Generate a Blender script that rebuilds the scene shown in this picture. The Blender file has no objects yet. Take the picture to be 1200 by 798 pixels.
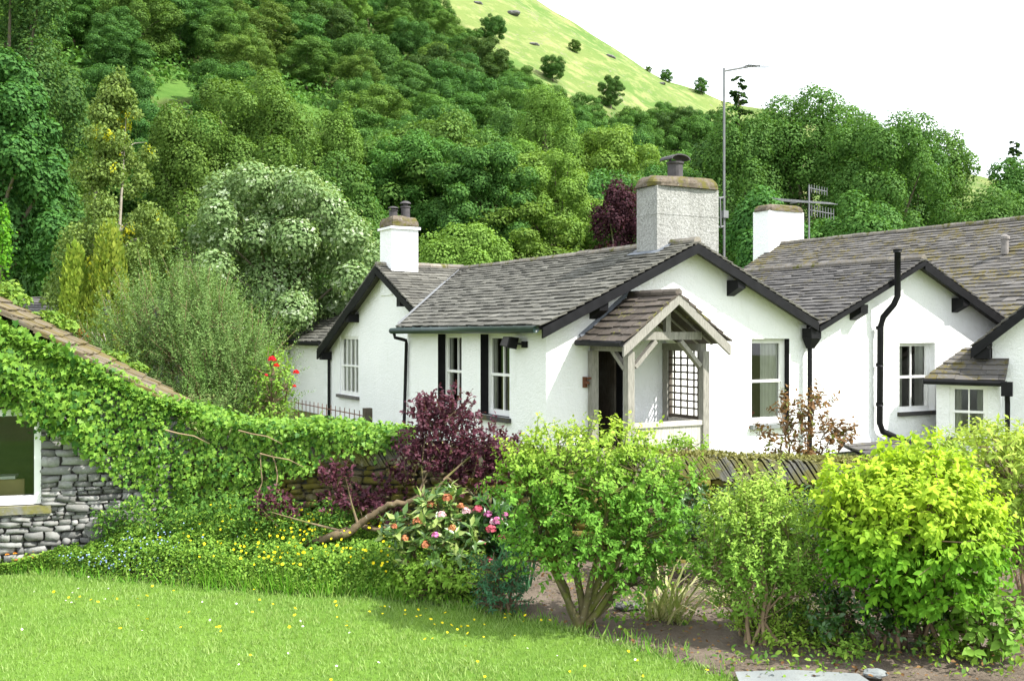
import bpy, bmesh, math, random
import numpy as np
from mathutils import Vector, Matrix, noise as mnoise

random.seed(7)
RNG = np.random.default_rng(11)
SC = bpy.context.scene
COL = SC.collection
PI = math.pi
EYE = 2.4
F = 1200.0


def at(px, py, d):
    """world point seen at photo pixel (px,py) when it stands d metres ahead"""
    return Vector(((px - 600) / F * d, d, EYE + (389 - py) / F * d))


# ------------------------------------------------------------------ objects
def tag(o, label=None, cat=None, group=None, kind=None):
    if label: o['label'] = label
    if cat: o['category'] = cat
    if group: o['group'] = group
    if kind: o['kind'] = kind
    return o


def thing(name, label, cat, loc=(0, 0, 0), rz=0.0, group=None):
    o = bpy.data.objects.new(name, None)
    COL.objects.link(o)
    o.empty_display_size = 0.3
    o.location = loc
    o.rotation_euler = (0, 0, rz)
    return tag(o, label, cat, group)


def link(name, me, parent=None, loc=None, rz=0.0):
    o = bpy.data.objects.new(name, me)
    COL.objects.link(o)
    if parent: o.parent = parent
    if loc is not None: o.location = loc
    o.rotation_euler = (0, 0, rz)
    return o


def np_mesh(name, V, T, mat, attrs=None, smooth=False):
    """mesh from an (n,3) array of points and an (m,k) array of faces"""
    me = bpy.data.meshes.new(name)
    V = np.ascontiguousarray(V, dtype=np.float32)
    T = np.ascontiguousarray(T, dtype=np.int32)
    m, k = T.shape
    me.vertices.add(len(V)); me.vertices.foreach_set('co', V.ravel())
    me.loops.add(m * k); me.loops.foreach_set('vertex_index', T.ravel())
    me.polygons.add(m)
    me.polygons.foreach_set('loop_start', np.arange(0, m * k, k, dtype=np.int32))
    me.polygons.foreach_set('loop_total', np.full(m, k, dtype=np.int32))
    if smooth: me.polygons.foreach_set('use_smooth', np.ones(m, dtype=bool))
    for key, val in (attrs or {}).items():
        dom = 'FACE' if len(val) == m else 'POINT'
        a = me.attributes.new(key, 'FLOAT', dom)
        a.data.foreach_set('value', np.ascontiguousarray(val, dtype=np.float32))
    me.materials.append(mat)
    me.update(calc_edges=True)
    return me


class MB:
    """collects boxes, tubes and faces, then links them as ONE mesh"""
    def __init__(s, fr=None):
        s.v, s.f, s.m, s.t = [], [], [], []
        s.fr = fr

    def pt(s, p):
        if s.fr is None: return Vector(p)
        o, a, b, c = s.fr
        return o + a * p[0] + b * p[1] + c * p[2]

    def face(s, pts, mi=0, t=None):
        i = len(s.v)
        s.v += [s.pt(p) for p in pts]
        s.f.append(tuple(range(i, i + len(pts)))); s.m.append(mi)
        s.t.append(random.random() if t is None else t)

    def hexa(s, c, mi=0, t=None):
        i = len(s.v)
        s.v += [s.pt(p) for p in c]
        t = random.random() if t is None else t
        for q in ((0, 3, 2, 1), (4, 5, 6, 7), (0, 1, 5, 4), (1, 2, 6, 5), (2, 3, 7, 6), (3, 0, 4, 7)):
            s.f.append(tuple(i + k for k in q)); s.m.append(mi); s.t.append(t)

    def box(s, lo, hi, mi=0, t=None):
        x0, y0, z0 = lo; x1, y1, z1 = hi
        s.hexa([(x0, y0, z0), (x1, y0, z0), (x1, y1, z0), (x0, y1, z0),
                (x0, y0, z1), (x1, y0, z1), (x1, y1, z1), (x0, y1, z1)], mi, t)

    def bar(s, p0, p1, w, h, up=(0, 0, 1), mi=0):
        """rectangular bar from p0 to p1, w across and h along up"""
        a, b = s.pt(p0), s.pt(p1)
        fr, s.fr = s.fr, None
        d = (b - a).normalized(); u = Vector(up)
        x = d.cross(u).normalized(); u = x.cross(d).normalized()
        s.hexa([a - x * w / 2 - u * h / 2, a + x * w / 2 - u * h / 2, b + x * w / 2 - u * h / 2, b - x * w / 2 - u * h / 2,
                a - x * w / 2 + u * h / 2, a + x * w / 2 + u * h / 2, b + x * w / 2 + u * h / 2, b - x * w / 2 + u * h / 2], mi)
        s.fr = fr

    def tube(s, pts, r, seg=8, mi=0, cap=True):
        P = [s.pt(p) for p in pts]
        if not hasattr(r, '__len__'): r = [r] * len(P)
        rings = []
        ref = Vector((0.3, 0.2, 1)).normalized()
        t = random.random()
        for i, p in enumerate(P):
            d = (P[min(i + 1, len(P) - 1)] - P[max(i - 1, 0)]).normalized()
            x = d.cross(ref)
            if x.length < 0.05: x = d.cross(Vector((1, 0, 0)))
            x.normalize(); y = d.cross(x)
            i0 = len(s.v)
            for k in range(seg):
                a = 2 * PI * k / seg
                s.v.append(p + x * (math.cos(a) * r[i]) + y * (math.sin(a) * r[i]))
            rings.append(i0)
        for i in range(len(P) - 1):
            for k in range(seg):
                k2 = (k + 1) % seg
                s.f.append((rings[i] + k, rings[i] + k2, rings[i + 1] + k2, rings[i + 1] + k)); s.m.append(mi); s.t.append(t)
        if cap:
            s.f.append(tuple(rings[0] + k for k in range(seg))); s.m.append(mi); s.t.append(t)
            s.f.append(tuple(rings[-1] + k for k in reversed(range(seg)))); s.m.append(mi); s.t.append(t)

    def lathe(s, c, prof, seg=14, mi=0):
        P = [(c[0], c[1], c[2] + z) for r, z in prof]
        s.tube(P, [max(r, .001) for r, z in prof], seg, mi)

    def mesh(s, name, mats, smooth=False, clips=None):
        if not isinstance(mats, (list, tuple)): mats = [mats]
        me = bpy.data.meshes.new(name)
        bm = bmesh.new()
        lay = bm.faces.layers.float.new('tint')
        vs = [bm.verts.new(p) for p in s.v]
        for f, m, t in zip(s.f, s.m, s.t):
            try: fc = bm.faces.new([vs[i] for i in f])
            except ValueError: continue
            fc.material_index = m; fc[lay] = t; fc.smooth = smooth
        for co, no in (clips or []):
            bmesh.ops.bisect_plane(bm, geom=bm.verts[:] + bm.edges[:] + bm.faces[:], dist=1e-5,
                                   plane_co=co, plane_no=no, clear_outer=True)
        bm.normal_update()
        bm.to_mesh(me); bm.free()
        for m in mats: me.materials.append(m)
        return me

    def build(s, name, mats, parent=None, smooth=False, clips=None):
        return link(name, s.mesh(name, mats, smooth, clips), parent)


# ---------------------------------------------------------------- materials
def new_mat(name):
    m = bpy.data.materials.new(name); m.use_nodes = True
    nt = m.node_tree; nt.nodes.clear()
    out = nt.nodes.new('ShaderNodeOutputMaterial')
    return m, nt, out


class N:
    def __init__(s, nt): s.nt = nt
    def __call__(s, kind, **kw):
        n = s.nt.nodes.new('ShaderNode' + kind)
        for k, v in kw.items():
            if k in n.inputs.keys() if isinstance(k, str) else False: n.inputs[k].default_value = v
            else: setattr(n, k, v)
        return n
    def link(s, a, b): s.nt.links.new(a, b)


def rgb(c): return (c[0], c[1], c[2], 1.0)


def mixrgb(n, fac, a, b, bt='MIX'):
    m = n.nt.nodes.new('ShaderNodeMixRGB'); m.blend_type = bt
    for sock, v in ((m.inputs[0], fac), (m.inputs[1], a), (m.inputs[2], b)):
        if isinstance(v, bpy.types.NodeSocket): n.nt.links.new(v, sock)
        elif isinstance(v, (int, float)): sock.default_value = v
        else: sock.default_value = rgb(v)
    return m.outputs[0]


def ramp(n, src, p0, p1, c0=(0, 0, 0), c1=(1, 1, 1)):
    r = n.nt.nodes.new('ShaderNodeValToRGB')
    r.color_ramp.elements[0].position = p0; r.color_ramp.elements[1].position = p1
    r.color_ramp.elements[0].color = rgb(c0); r.color_ramp.elements[1].color = rgb(c1)
    n.nt.links.new(src, r.inputs[0])
    return r.outputs[0]


def noise(n, scale, detail=4, rough=.55, vec=None, coord='Object', dist=0.0):
    t = n.nt.nodes.new('ShaderNodeTexNoise')
    t.inputs['Scale'].default_value = scale; t.inputs['Detail'].default_value = detail
    t.inputs['Roughness'].default_value = rough; t.inputs['Distortion'].default_value = dist
    if vec is None:
        c = n.nt.nodes.new('ShaderNodeTexCoord'); vec = c.outputs[coord]
    n.nt.links.new(vec, t.inputs['Vector'])
    return t.outputs['Fac']


def attr(n, name):
    a = n.nt.nodes.new('ShaderNodeAttribute'); a.attribute_name = name
    return a.outputs['Fac']


def scaled(n, sx, sy, sz, coord='Object'):
    c = n.nt.nodes.new('ShaderNodeTexCoord'); m = n.nt.nodes.new('ShaderNodeMapping')
    m.inputs['Scale'].default_value = (sx, sy, sz)
    n.nt.links.new(c.outputs[coord], m.inputs[0])
    return m.outputs[0]


def finish(n, out, col, rough=.8, spec=.3, bump=None, bstr=.3, bdist=.02, metal=0):
    b = n.nt.nodes.new('ShaderNodeBsdfPrincipled')
    if isinstance(col, bpy.types.NodeSocket): n.nt.links.new(col, b.inputs['Base Color'])
    else: b.inputs['Base Color'].default_value = rgb(col)
    b.inputs['Roughness'].default_value = rough
    b.inputs['Specular IOR Level'].default_value = spec
    b.inputs['Metallic'].default_value = metal
    if bump is not None:
        bp = n.nt.nodes.new('ShaderNodeBump')
        bp.inputs['Strength'].default_value = bstr; bp.inputs['Distance'].default_value = bdist
        n.nt.links.new(bump, bp.inputs['Height']); n.nt.links.new(bp.outputs[0], b.inputs['Normal'])
    n.nt.links.new(b.outputs[0], out.inputs[0])
    return b


def plain(name, c, rough=.5, spec=.4, var=.12, scale=6, bump=0.0):
    m, nt, out = new_mat(name); n = N(nt)
    f = noise(n, scale, 5)
    c2 = tuple(x * (1 - var) for x in c); c3 = tuple(min(x * (1 + var), .95) for x in c)
    finish(n, out, mixrgb(n, ramp(n, f, .3, .7), c2, c3), rough, spec, f if bump else None, bump)
    return m


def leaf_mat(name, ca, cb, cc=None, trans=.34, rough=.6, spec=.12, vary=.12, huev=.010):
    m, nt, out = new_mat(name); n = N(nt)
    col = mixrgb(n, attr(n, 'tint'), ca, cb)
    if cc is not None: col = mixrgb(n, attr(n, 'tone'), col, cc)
    oi = nt.nodes.new('ShaderNodeObjectInfo')
    hs = nt.nodes.new('ShaderNodeHueSaturation')
    mr = nt.nodes.new('ShaderNodeMapRange'); mr.inputs[3].default_value = 1 - vary; mr.inputs[4].default_value = 1 + vary
    n.link(oi.outputs['Random'], mr.inputs[0]); n.link(mr.outputs[0], hs.inputs['Value'])
    ml = nt.nodes.new('ShaderNodeMath'); ml.operation = 'MULTIPLY'; ml.inputs[1].default_value = 7.31
    fr = nt.nodes.new('ShaderNodeMath'); fr.operation = 'FRACT'
    n.link(oi.outputs['Random'], ml.inputs[0]); n.link(ml.outputs[0], fr.inputs[0])
    mh = nt.nodes.new('ShaderNodeMapRange'); mh.inputs[3].default_value = .5 - huev; mh.inputs[4].default_value = .5 + huev
    n.link(fr.outputs[0], mh.inputs[0]); n.link(mh.outputs[0], hs.inputs['Hue'])
    n.link(col, hs.inputs['Color'])
    b = nt.nodes.new('ShaderNodeBsdfPrincipled')
    n.link(hs.outputs[0], b.inputs['Base Color'])
    b.inputs['Roughness'].default_value = rough; b.inputs['Specular IOR Level'].default_value = spec
    tr = nt.nodes.new('ShaderNodeBsdfTranslucent')
    n.link(mixrgb(n, 1.0, hs.outputs[0], (1.0, 1.0, .55), 'MULTIPLY'), tr.inputs[0])
    mx = nt.nodes.new('ShaderNodeMixShader'); mx.inputs[0].default_value = trans
    n.link(b.outputs[0], mx.inputs[1]); n.link(tr.outputs[0], mx.inputs[2]); n.link(mx.outputs[0], out.inputs[0])
    return m


def mat_render():
    m, nt, out = new_mat('white_roughcast'); n = N(nt)
    big = noise(n, .9, 5, .6); fine = noise(n, 30, 6, .7); mid = noise(n, 12, 5, .65)
    streak = noise(n, 1.0, 6, .65, scaled(n, 3.2, 3.2, .9))
    col = mixrgb(n, ramp(n, big, .35, .7), (.82, .83, .825), (.87, .875, .87))
    col = mixrgb(n, ramp(n, streak, .58, .85, (0, 0, 0), (.4, .4, .4)), col, (.52, .53, .48))
    col = mixrgb(n, ramp(n, fine, .62, .8, (0, 0, 0), (.25, .25, .25)), col, (.62, .62, .6))
    h = mixrgb(n, .5, fine, mid)
    finish(n, out, col, .92, .15, h, .8, .06)
    return m


def mat_grey_render():
    m, nt, out = new_mat('grey_roughcast'); n = N(nt)
    fine = noise(n, 22, 6, .75); big = noise(n, 1.3, 5, .6); streak = noise(n, 1.0, 5, .6, scaled(n, 6, 6, .5))
    col = mixrgb(n, ramp(n, fine, .36, .62), (.22, .22, .205), (.42, .42, .40))
    col = mixrgb(n, ramp(n, streak, .5, .72, (0, 0, 0), (.55, .55, .55)), col, (.20, .195, .175))
    col = mixrgb(n, ramp(n, big, .5, .7, (0, 0, 0), (.4, .4, .4)), col, (.45, .45, .43))
    finish(n, out, col, .95, .1, fine, .9, .05)
    return m


def mat_slate(name, c0, c1, c2, moss=0.0, mosscol=(.17, .16, .045), lichen=.5):
    m, nt, out = new_mat(name); n = N(nt)
    t = attr(n, 'tint')
    col = mixrgb(n, t, c0, c1)
    f = noise(n, 9, 6, .65)
    col = mixrgb(n, ramp(n, f, .42, .75, (0, 0, 0), (.8, .8, .8)), col, c2)
    sp = noise(n, 24, 4, .6)
    col = mixrgb(n, ramp(n, sp, .64, .72, (0, 0, 0), (lichen, lichen, lichen)), col, (.36, .36, .32))
    if moss > 0:
        g = noise(n, 1.6, 8, .72); g2 = noise(n, 14, 4, .6)
        fac = mixrgb(n, .4, g, g2)
        col = mixrgb(n, ramp(n, fac, .56 - .1 * moss, .63 - .08 * moss), col, mosscol)
    finish(n, out, col, .85, .12, f, .5, .012)
    return m


def mat_stone(name, c0, c1, c2, moss=0.0, mosscol=(.10, .10, .025)):
    m, nt, out = new_mat(name); n = N(nt)
    col = mixrgb(n, attr(n, 'tint'), c0, c1)
    f = noise(n, 11, 7, .7); g = noise(n, 34, 4, .6)
    col = mixrgb(n, ramp(n, f, .45, .7), col, c2)
    col = mixrgb(n, ramp(n, g, .62, .7, (0, 0, 0), (.6, .6, .6)), col, (.36, .36, .33))
    if moss:
        k = noise(n, 3.1, 6, .7)
        col = mixrgb(n, ramp(n, k, .58 - .25 * moss, .66 - .2 * moss), col, mosscol)
    finish(n, out, col, .88, .2, f, .6, .02)
    return m


def mat_wood(name, c0, c1):
    m, nt, out = new_mat(name); n = N(nt)
    f = noise(n, 6, 6, .65, scaled(n, 9, 9, 1.2)); g = noise(n, 2.5, 4)
    col = mixrgb(n, ramp(n, f, .35, .68), c0, c1)
    col = mixrgb(n, ramp(n, g, .5, .75, (0, 0, 0), (.4, .4, .4)), col, (.20, .20, .17))
    finish(n, out, col, .8, .2, f, .3, .01)
    return m


def mat_glass():
    m, nt, out = new_mat('window_glass'); n = N(nt)
    tr = nt.nodes.new('ShaderNodeBsdfTransparent'); tr.inputs[0].default_value = (.82, .86, .82, 1)
    gl = nt.nodes.new('ShaderNodeBsdfGlossy'); gl.inputs['Roughness'].default_value = .02
    fr = nt.nodes.new('ShaderNodeFresnel'); fr.inputs[0].default_value = 1.7
    mx = nt.nodes.new('ShaderNodeMixShader')
    n.link(fr.outputs[0], mx.inputs[0]); n.link(tr.outputs[0], mx.inputs[1]); n.link(gl.outputs[0], mx.inputs[2])
    n.link(mx.outputs[0], out.inputs[0])
    return m


def mat_ground(name, cols, scale, rough=.95, bump=.4, fine=30):
    m, nt, out = new_mat(name); n = N(nt)
    a = noise(n, scale, 6, .6); b = noise(n, fine, 5, .7); c = noise(n, scale * 4, 4)
    col = mixrgb(n, ramp(n, a, .35, .65), cols[0], cols[1])
    col = mixrgb(n, ramp(n, c, .5, .7, (0, 0, 0), (.6, .6, .6)), col, cols[2])
    col = mixrgb(n, ramp(n, b, .6, .72, (0, 0, 0), (.5, .5, .5)), col, cols[3])
    finish(n, out, col, rough, .1, b, bump, .03)
    return m


def mat_hill():
    m, nt, out = new_mat('hillside_turf'); n = N(nt)
    a = noise(n, .018, 7, .62, scaled(n, 1, 1, 2.2)); b = noise(n, .16, 6, .68); c = noise(n, .6, 5, .7)
    col = mixrgb(n, ramp(n, a, .38, .62), (.085, .148, .036), (.14, .18, .055))
    col = mixrgb(n, ramp(n, b, .48, .66), col, (.225, .235, .095))
    col = mixrgb(n, ramp(n, c, .55, .72, (0, 0, 0), (.8, .8, .8)), col, (.065, .125, .025))
    k = mixrgb(n, .55, noise(n, .05, 8, .75), c)
    col = mixrgb(n, ramp(n, k, .545, .60, (0, 0, 0), (.85, .85, .85)), col, (.20, .175, .125))
    mead = mixrgb(n, ramp(n, b, .4, .65), (.06, .125, .024), (.09, .165, .034))
    col = mixrgb(n, attr(n, 'meadow'), col, mead)
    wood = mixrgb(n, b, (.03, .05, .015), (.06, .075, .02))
    col = mixrgb(n, attr(n, 'wood'), col, wood)  # woodland floor: ferns and soil, plus the trees' shade put into the colour
    finish(n, out, col, .95, .05, c, .5, .6)
    return m


M = {}
M['render'] = mat_render()
M['render_grey'] = mat_grey_render()
M['black'] = plain('black_paint', (.010, .010, .011), .5, .12, .3)
M['gutter'] = plain('dark_green_gutter', (.012, .028, .024), .35, .5, .2)
M['white'] = plain('white_paint', (.78, .78, .76), .45, .4, .05)
M['slate'] = mat_slate('slate_roof', (.046, .045, .041), (.195, .19, .165), (.10, .095, .078), 0, (.17, .16, .045), .8)
M['slate_dark'] = mat_slate('slate_roof_dark', (.042, .041, .042), (.165, .158, .152), (.085, .078, .072), .12, (.10, .085, .03))
M['slate_moss'] = mat_slate('slate_roof_moss', (.045, .044, .043), (.185, .175, .165), (.10, .088, .075), .5, (.115, .095, .03))
M['slate_brown'] = mat_slate('slate_roof_brown', (.045, .038, .033), (.14, .118, .10), (.08, .066, .052), .1)
M['shed_roof'] = mat_slate('mossy_shed_slate', (.085, .07, .05), (.22, .19, .155), (.13, .10, .06), 1.0, (.12, .095, .034), .9)
M['ridge'] = mat_stone('ridge_stone', (.14, .13, .12), (.24, .22, .19), (.17, .14, .10), .2)
M['cap'] = mat_stone('chimney_cap_stone', (.095, .078, .06), (.165, .135, .10), (.06, .047, .035), .4, (.105, .095, .025))
M['stone'] = mat_stone('drystone_grey', (.10, .10, .097), (.31, .31, .295), (.17, .165, .15))
M['stone_moss'] = mat_stone('drystone_mossy', (.085, .075, .045), (.17, .14, .085), (.07, .06, .03), .6, (.12, .105, .02))
M['coping'] = mat_stone('coping_slate', (.10, .10, .09), (.20, .19, .165), (.15, .14, .07), .55, (.16, .15, .05))
M['gap'] = plain('dark_wall_core', (.065, .062, .055), .95, .05)
M['wood'] = mat_wood('weathered_oak', (.175, .165, .145), (.325, .31, .275))
M['wood_dark'] = mat_wood('dark_lattice_wood', (.045, .035, .028), (.10, .08, .062))
M['wood_grey'] = mat_wood('grey_board', (.36, .34, .30), (.56, .53, .48))
M['lead'] = plain('lead_flashing', (.13, .135, .14), .6, .4, .15)
M['leaddark'] = plain('old_lead', (.13, .145, .17), .6, .4, .2)
M['glass'] = mat_glass()
M['curtain'] = plain('pale_curtain', (.72, .71, .66), .9, .1, .1, 3)
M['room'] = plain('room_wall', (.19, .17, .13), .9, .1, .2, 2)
M['clay'] = plain('terracotta', (.45, .17, .085), .8, .2, .2)
M['pot'] = plain('sooty_pot', (.055, .05, .052), .7, .3, .4)
M['potpale'] = plain('grey_pot', (.20, .185, .17), .8, .2, .3)
M['metal'] = plain('galvanised_steel', (.15, .155, .16), .6, .3, .15); 
M['rust'] = plain('rusty_iron', (.13, .055, .03), .85, .2, .4)
M['bark'] = mat_stone('bark', (.10, .085, .06), (.16, .135, .10), (.075, .06, .04), .3, (.10, .11, .03))
M['bark_moss'] = mat_stone('mossy_bark', (.085, .07, .035), (.14, .115, .06), (.06, .05, .028), .5, (.10, .115, .02))
M['bark_pale'] = mat_stone('pale_bark', (.30, .27, .22), (.42, .39, .33), (.2, .17, .13))
M['bark_brown'] = mat_stone('brown_bark', (.13, .095, .055), (.20, .15, .09), (.09, .065, .04), .25, (.12, .12, .035))
M['bark_twig'] = plain('twig_bark', (.16, .11, .07), .85, .15, .3)
M['bark_tan'] = plain('tan_bark', (.25, .18, .11), .85, .15, .3)
M['soil'] = mat_ground('garden_soil', [(.125, .098, .075), (.19, .155, .122), (.08, .062, .047), (.30, .265, .225)], 2.2, .95, .9, 38)
M['lawn'] = mat_ground('lawn_turf', [(.085, .17, .022), (.125, .22, .03), (.07, .14, .02), (.16, .22, .05)], .8, .95, .5, 60)
M['yard'] = mat_ground('valley_ground', [(.10, .15, .035), (.16, .18, .06), (.13, .12, .08), (.2, .19, .14)], .5, .95, .5, 20)
M['concrete'] = mat_ground('path_concrete', [(.17, .185, .185), (.22, .235, .23), (.14, .145, .14), (.26, .265, .25)], 2.0, .9, .3, 60)
M['hill'] = mat_hill()

L = {}
L['sycamore'] = leaf_mat('sycamore_leaves', (.046, .125, .028), (.102, .222, .046))
L['ash'] = leaf_mat('ash_leaves', (.060, .150, .028), (.120, .240, .046))
L['oak'] = leaf_mat('oak_leaves', (.078, .155, .028), (.150, .250, .046))
L['lime'] = leaf_mat('lime_leaves', (.105, .205, .032), (.19, .325, .060))
L['yew'] = leaf_mat('yew_leaves', (.036, .090, .022), (.085, .150, .030))
L['birch'] = leaf_mat('birch_leaves', (.115, .185, .042), (.225, .31, .075), (.50, .50, .03))
L['whitebeam'] = leaf_mat('whitebeam_leaves', (.145, .25, .085), (.26, .37, .155), (.46, .56, .36), .36)
L['copper'] = leaf_mat('copper_leaves', (.035, .014, .022), (.085, .030, .042), None, .3)
L['conifer'] = leaf_mat('conifer_needles', (.035, .080, .028), (.075, .135, .045))
L['golden'] = leaf_mat('golden_cypress', (.15, .245, .03), (.32, .40, .06), (.42, .16, .04))
L['feather'] = leaf_mat('feathery_leaves', (.10, .18, .048), (.215, .315, .095))
L['ivy'] = leaf_mat('ivy_leaves', (.085, .195, .020), (.22, .36, .045), (.045, .125, .016), .3, .5, .2)
L['acer'] = leaf_mat('purple_leaves', (.062, .018, .030), (.145, .045, .066), None, .3, .5, .2)
L['green'] = leaf_mat('bright_green_leaves', (.088, .255, .030), (.18, .38, .052), (.34, .48, .065))
L['green2'] = leaf_mat('fresh_green_leaves', (.14, .27, .036), (.26, .42, .062), (.36, .48, .08))
L['gold'] = leaf_mat('golden_shrub_leaves', (.09, .28, .018), (.18, .40, .028), (.52, .69, .055), .38)
L['rhodo'] = leaf_mat('rhododendron_leaves', (.05, .115, .025), (.12, .20, .04), (.30, .36, .10), .2, .35, .5)
L['brown'] = leaf_mat('brown_leaves', (.15, .070, .032), (.26, .140, .058), (.20, .22, .06), .35)
L['bed'] = leaf_mat('bed_leaves', (.16, .30, .034), (.30, .45, .07), (.08, .18, .03), .38)
L['grass'] = leaf_mat('grass_blades', (.18, .285, .058), (.295, .415, .11), (.36, .44, .15), .4, .5, .3)
L['tallgrass'] = leaf_mat('tall_grass_blades', (.10, .25, .02), (.18, .37, .035), (.3, .4, .1), .4)
L['blue_green'] = leaf_mat('blue_green_leaves', (.035, .12, .055), (.08, .20, .09), None, .3)
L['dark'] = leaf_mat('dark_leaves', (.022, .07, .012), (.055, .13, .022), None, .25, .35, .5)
L['moss'] = leaf_mat('dry_moss', (.13, .13, .035), (.24, .22, .075), None, .15)
L['straw'] = leaf_mat('straw_blades', (.20, .26, .06), (.34, .36, .13), (.55, .50, .30), .3)
L['yellow'] = leaf_mat('yellow_petals', (.72, .58, .01), (.80, .70, .02), None, .2)
L['blue'] = leaf_mat('blue_petals', (.22, .29, .58), (.34, .41, .68), None, .2)
L['white'] = leaf_mat('white_petals', (.75, .75, .70), (.8, .8, .76), None, .2)
L['orange'] = leaf_mat('orange_petals', (.80, .22, .02), (.85, .36, .04), None, .25)
L['pink'] = leaf_mat('pink_petals', (.55, .13, .36), (.68, .26, .50), None, .25)
L['palepink'] = leaf_mat('pale_pink_petals', (.70, .42, .50), (.75, .55, .60), None, .25)
L['rust'] = leaf_mat('faded_petals', (.36, .13, .055), (.50, .22, .10), None, .2)
L['crimson'] = leaf_mat('crimson_petals', (.40, .06, .10), (.52, .12, .18), None, .2)
L['red'] = leaf_mat('red_petals', (.62, .012, .012), (.75, .03, .02), None, .2)

# ---------------------------------------------------------- foliage toolkit
QUAD = (np.array([[0, 0, 0], [.36, .48, .10], [0, 1, -.06], [-.36, .48, .10]]), np.array([[0, 1, 2], [0, 2, 3]]))
OVAL = (np.array([[0, 0, 0], [.22, .24, .06], [.26, .60, .05], [0, 1, -.14], [-.26, .60, .05], [-.22, .24, .06], [0, .45, -.02]]),
        np.array([[0, 1, 6], [1, 2, 6], [2, 3, 6], [3, 4, 6], [4, 5, 6], [5, 0, 6]]))
NEEDLE = (np.array([[0, 0, 0], [.075, .5, .02], [0, 1, 0], [-.075, .5, .02]]), np.array([[0, 1, 2], [0, 2, 3]]))
LANCE = (np.array([[0, 0, 0], [.12, .45, .04], [0, 1, -.10], [-.12, .45, .04]]), np.array([[0, 1, 2], [0, 2, 3]]))
IVY = (np.array([[0, 0, 0], [.42, -.10, .03], [.30, .28, .05], [.52, .45, -.02], [.22, .60, .03], [0, 1.0, -.08],
                 [-.22, .60, .03], [-.52, .45, -.02], [-.30, .28, .05], [-.42, -.10, .03]]),
       np.array([[0, 1, 2], [0, 2, 4], [2, 3, 4], [0, 4, 5], [0, 5, 6], [0, 6, 8], [6, 7, 8], [0, 8, 9]]))
BLADE = (np.array([[.5, 0, 0], [-.5, 0, 0], [.36, .5, .05], [-.36, .5, .05], [0, 1, .22]]), np.array([[0, 2, 1], [1, 2, 3], [2, 4, 3]]))
STRAP = (np.array([[.5, 0, 0], [-.5, 0, 0], [.5, .35, .02], [-.5, .35, .02], [.42, .68, .12], [-.42, .68, .12], [0, 1, .38]]),
         np.array([[0, 2, 1], [1, 2, 3], [2, 4, 3], [3, 4, 5], [4, 6, 5]]))
_a = np.arange(5) * 2 * PI / 5
PETAL5 = (np.vstack([[[0, 0, 0]], np.stack([np.cos(_a), np.sin(_a), np.full(5, .25)], 1)]),
          np.array([[0, 1 + k, 1 + (k + 1) % 5] for k in range(5)]))


def unit(a): return a / np.maximum(np.linalg.norm(a, axis=1, keepdims=True), 1e-9)


def rdir(n): return unit(RNG.normal(size=(n, 3)))


def leaf_np(P, D, Nn, S, tmpl, wide=1.0):
    tv, tf = tmpl
    n, k = len(P), len(tv)
    D = unit(D); X = np.cross(D, Nn); X = unit(X); Z = np.cross(X, D)
    S = np.broadcast_to(np.asarray(S, dtype=float), (n,))
    Wd = S * wide
    V = P[:, None, :] + (tv[None, :, 0, None] * X[:, None, :]) * Wd[:, None, None] \
        + (tv[None, :, 1, None] * D[:, None, :] + tv[None, :, 2, None] * Z[:, None, :]) * S[:, None, None]
    T = tf[None] + (np.arange(n) * k)[:, None, None]
    return V.reshape(-1, 3), T.reshape(-1, 3), len(tf)


def leaves(name, P, D, Nn, S, tmpl, mat, parent=None, tone=None, wide=1.0, tint=None, loc=None, soft=None, blend=.6):
    V, T, nf = leaf_np(P, D, Nn, S, tmpl, wide)
    n = len(P)
    tint = RNG.random(n) if tint is None else tint
    at_ = {'tint': np.repeat(tint, nf)}
    at_['tone'] = np.repeat(np.zeros(n) if tone is None else tone, nf)
    me = np_mesh(name, V, T, mat, at_, soft is not None)
    if soft is not None:                       # leaves share the lie of their bough, so a clump shades as one mass
        Dn = unit(D); Zn = np.cross(unit(np.cross(Dn, Nn)), Dn)
        vn = unit(Zn * (1 - blend) + soft * blend)
        me.normals_split_custom_set_from_vertices(np.repeat(vn, len(tmpl[0]), 0).tolist())
    return me if parent == 'mesh' else link(name, me, parent, loc)


def vnoise(P, s, seed=0.0):
    return np.array([mnoise.noise(Vector((p[0] * s + seed, p[1] * s + seed * 1.7, p[2] * s))) for p in P])


def blob_points(blobs, n, lo=.7, hi=1.03, keep=.62):
    """points on the outer shells of a set of ellipsoids (cx,cy,cz,rx,ry,rz)"""
    B = np.array(blobs, dtype=float)
    w = (B[:, 3] * B[:, 4] + B[:, 3] * B[:, 5] + B[:, 4] * B[:, 5]); w /= w.sum()
    out_p, out_n = [], []
    got = 0
    while got < n:
        k = RNG.choice(len(B), n, p=w)
        d = rdir(n)
        d[:, 2] = np.where(d[:, 2] < -.3, d[:, 2] * RNG.random(n), d[:, 2]); d = unit(d)
        r = lo + (hi - lo) * np.sqrt(RNG.random(n))
        p = B[k, :3] + d * B[k, 3:] * r[:, None]
        ok = np.ones(n, bool)
        for b in B:
            q = (p - b[:3]) / b[3:]
            ok &= (q * q).sum(1) > keep * keep
        out_p.append(p[ok]); out_n.append(unit(d / B[k, 3:])[ok]); got += ok.sum()
        if ok.sum() < n * .02: break
    return np.vstack(out_p)[:n], np.vstack(out_n)[:n]


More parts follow.
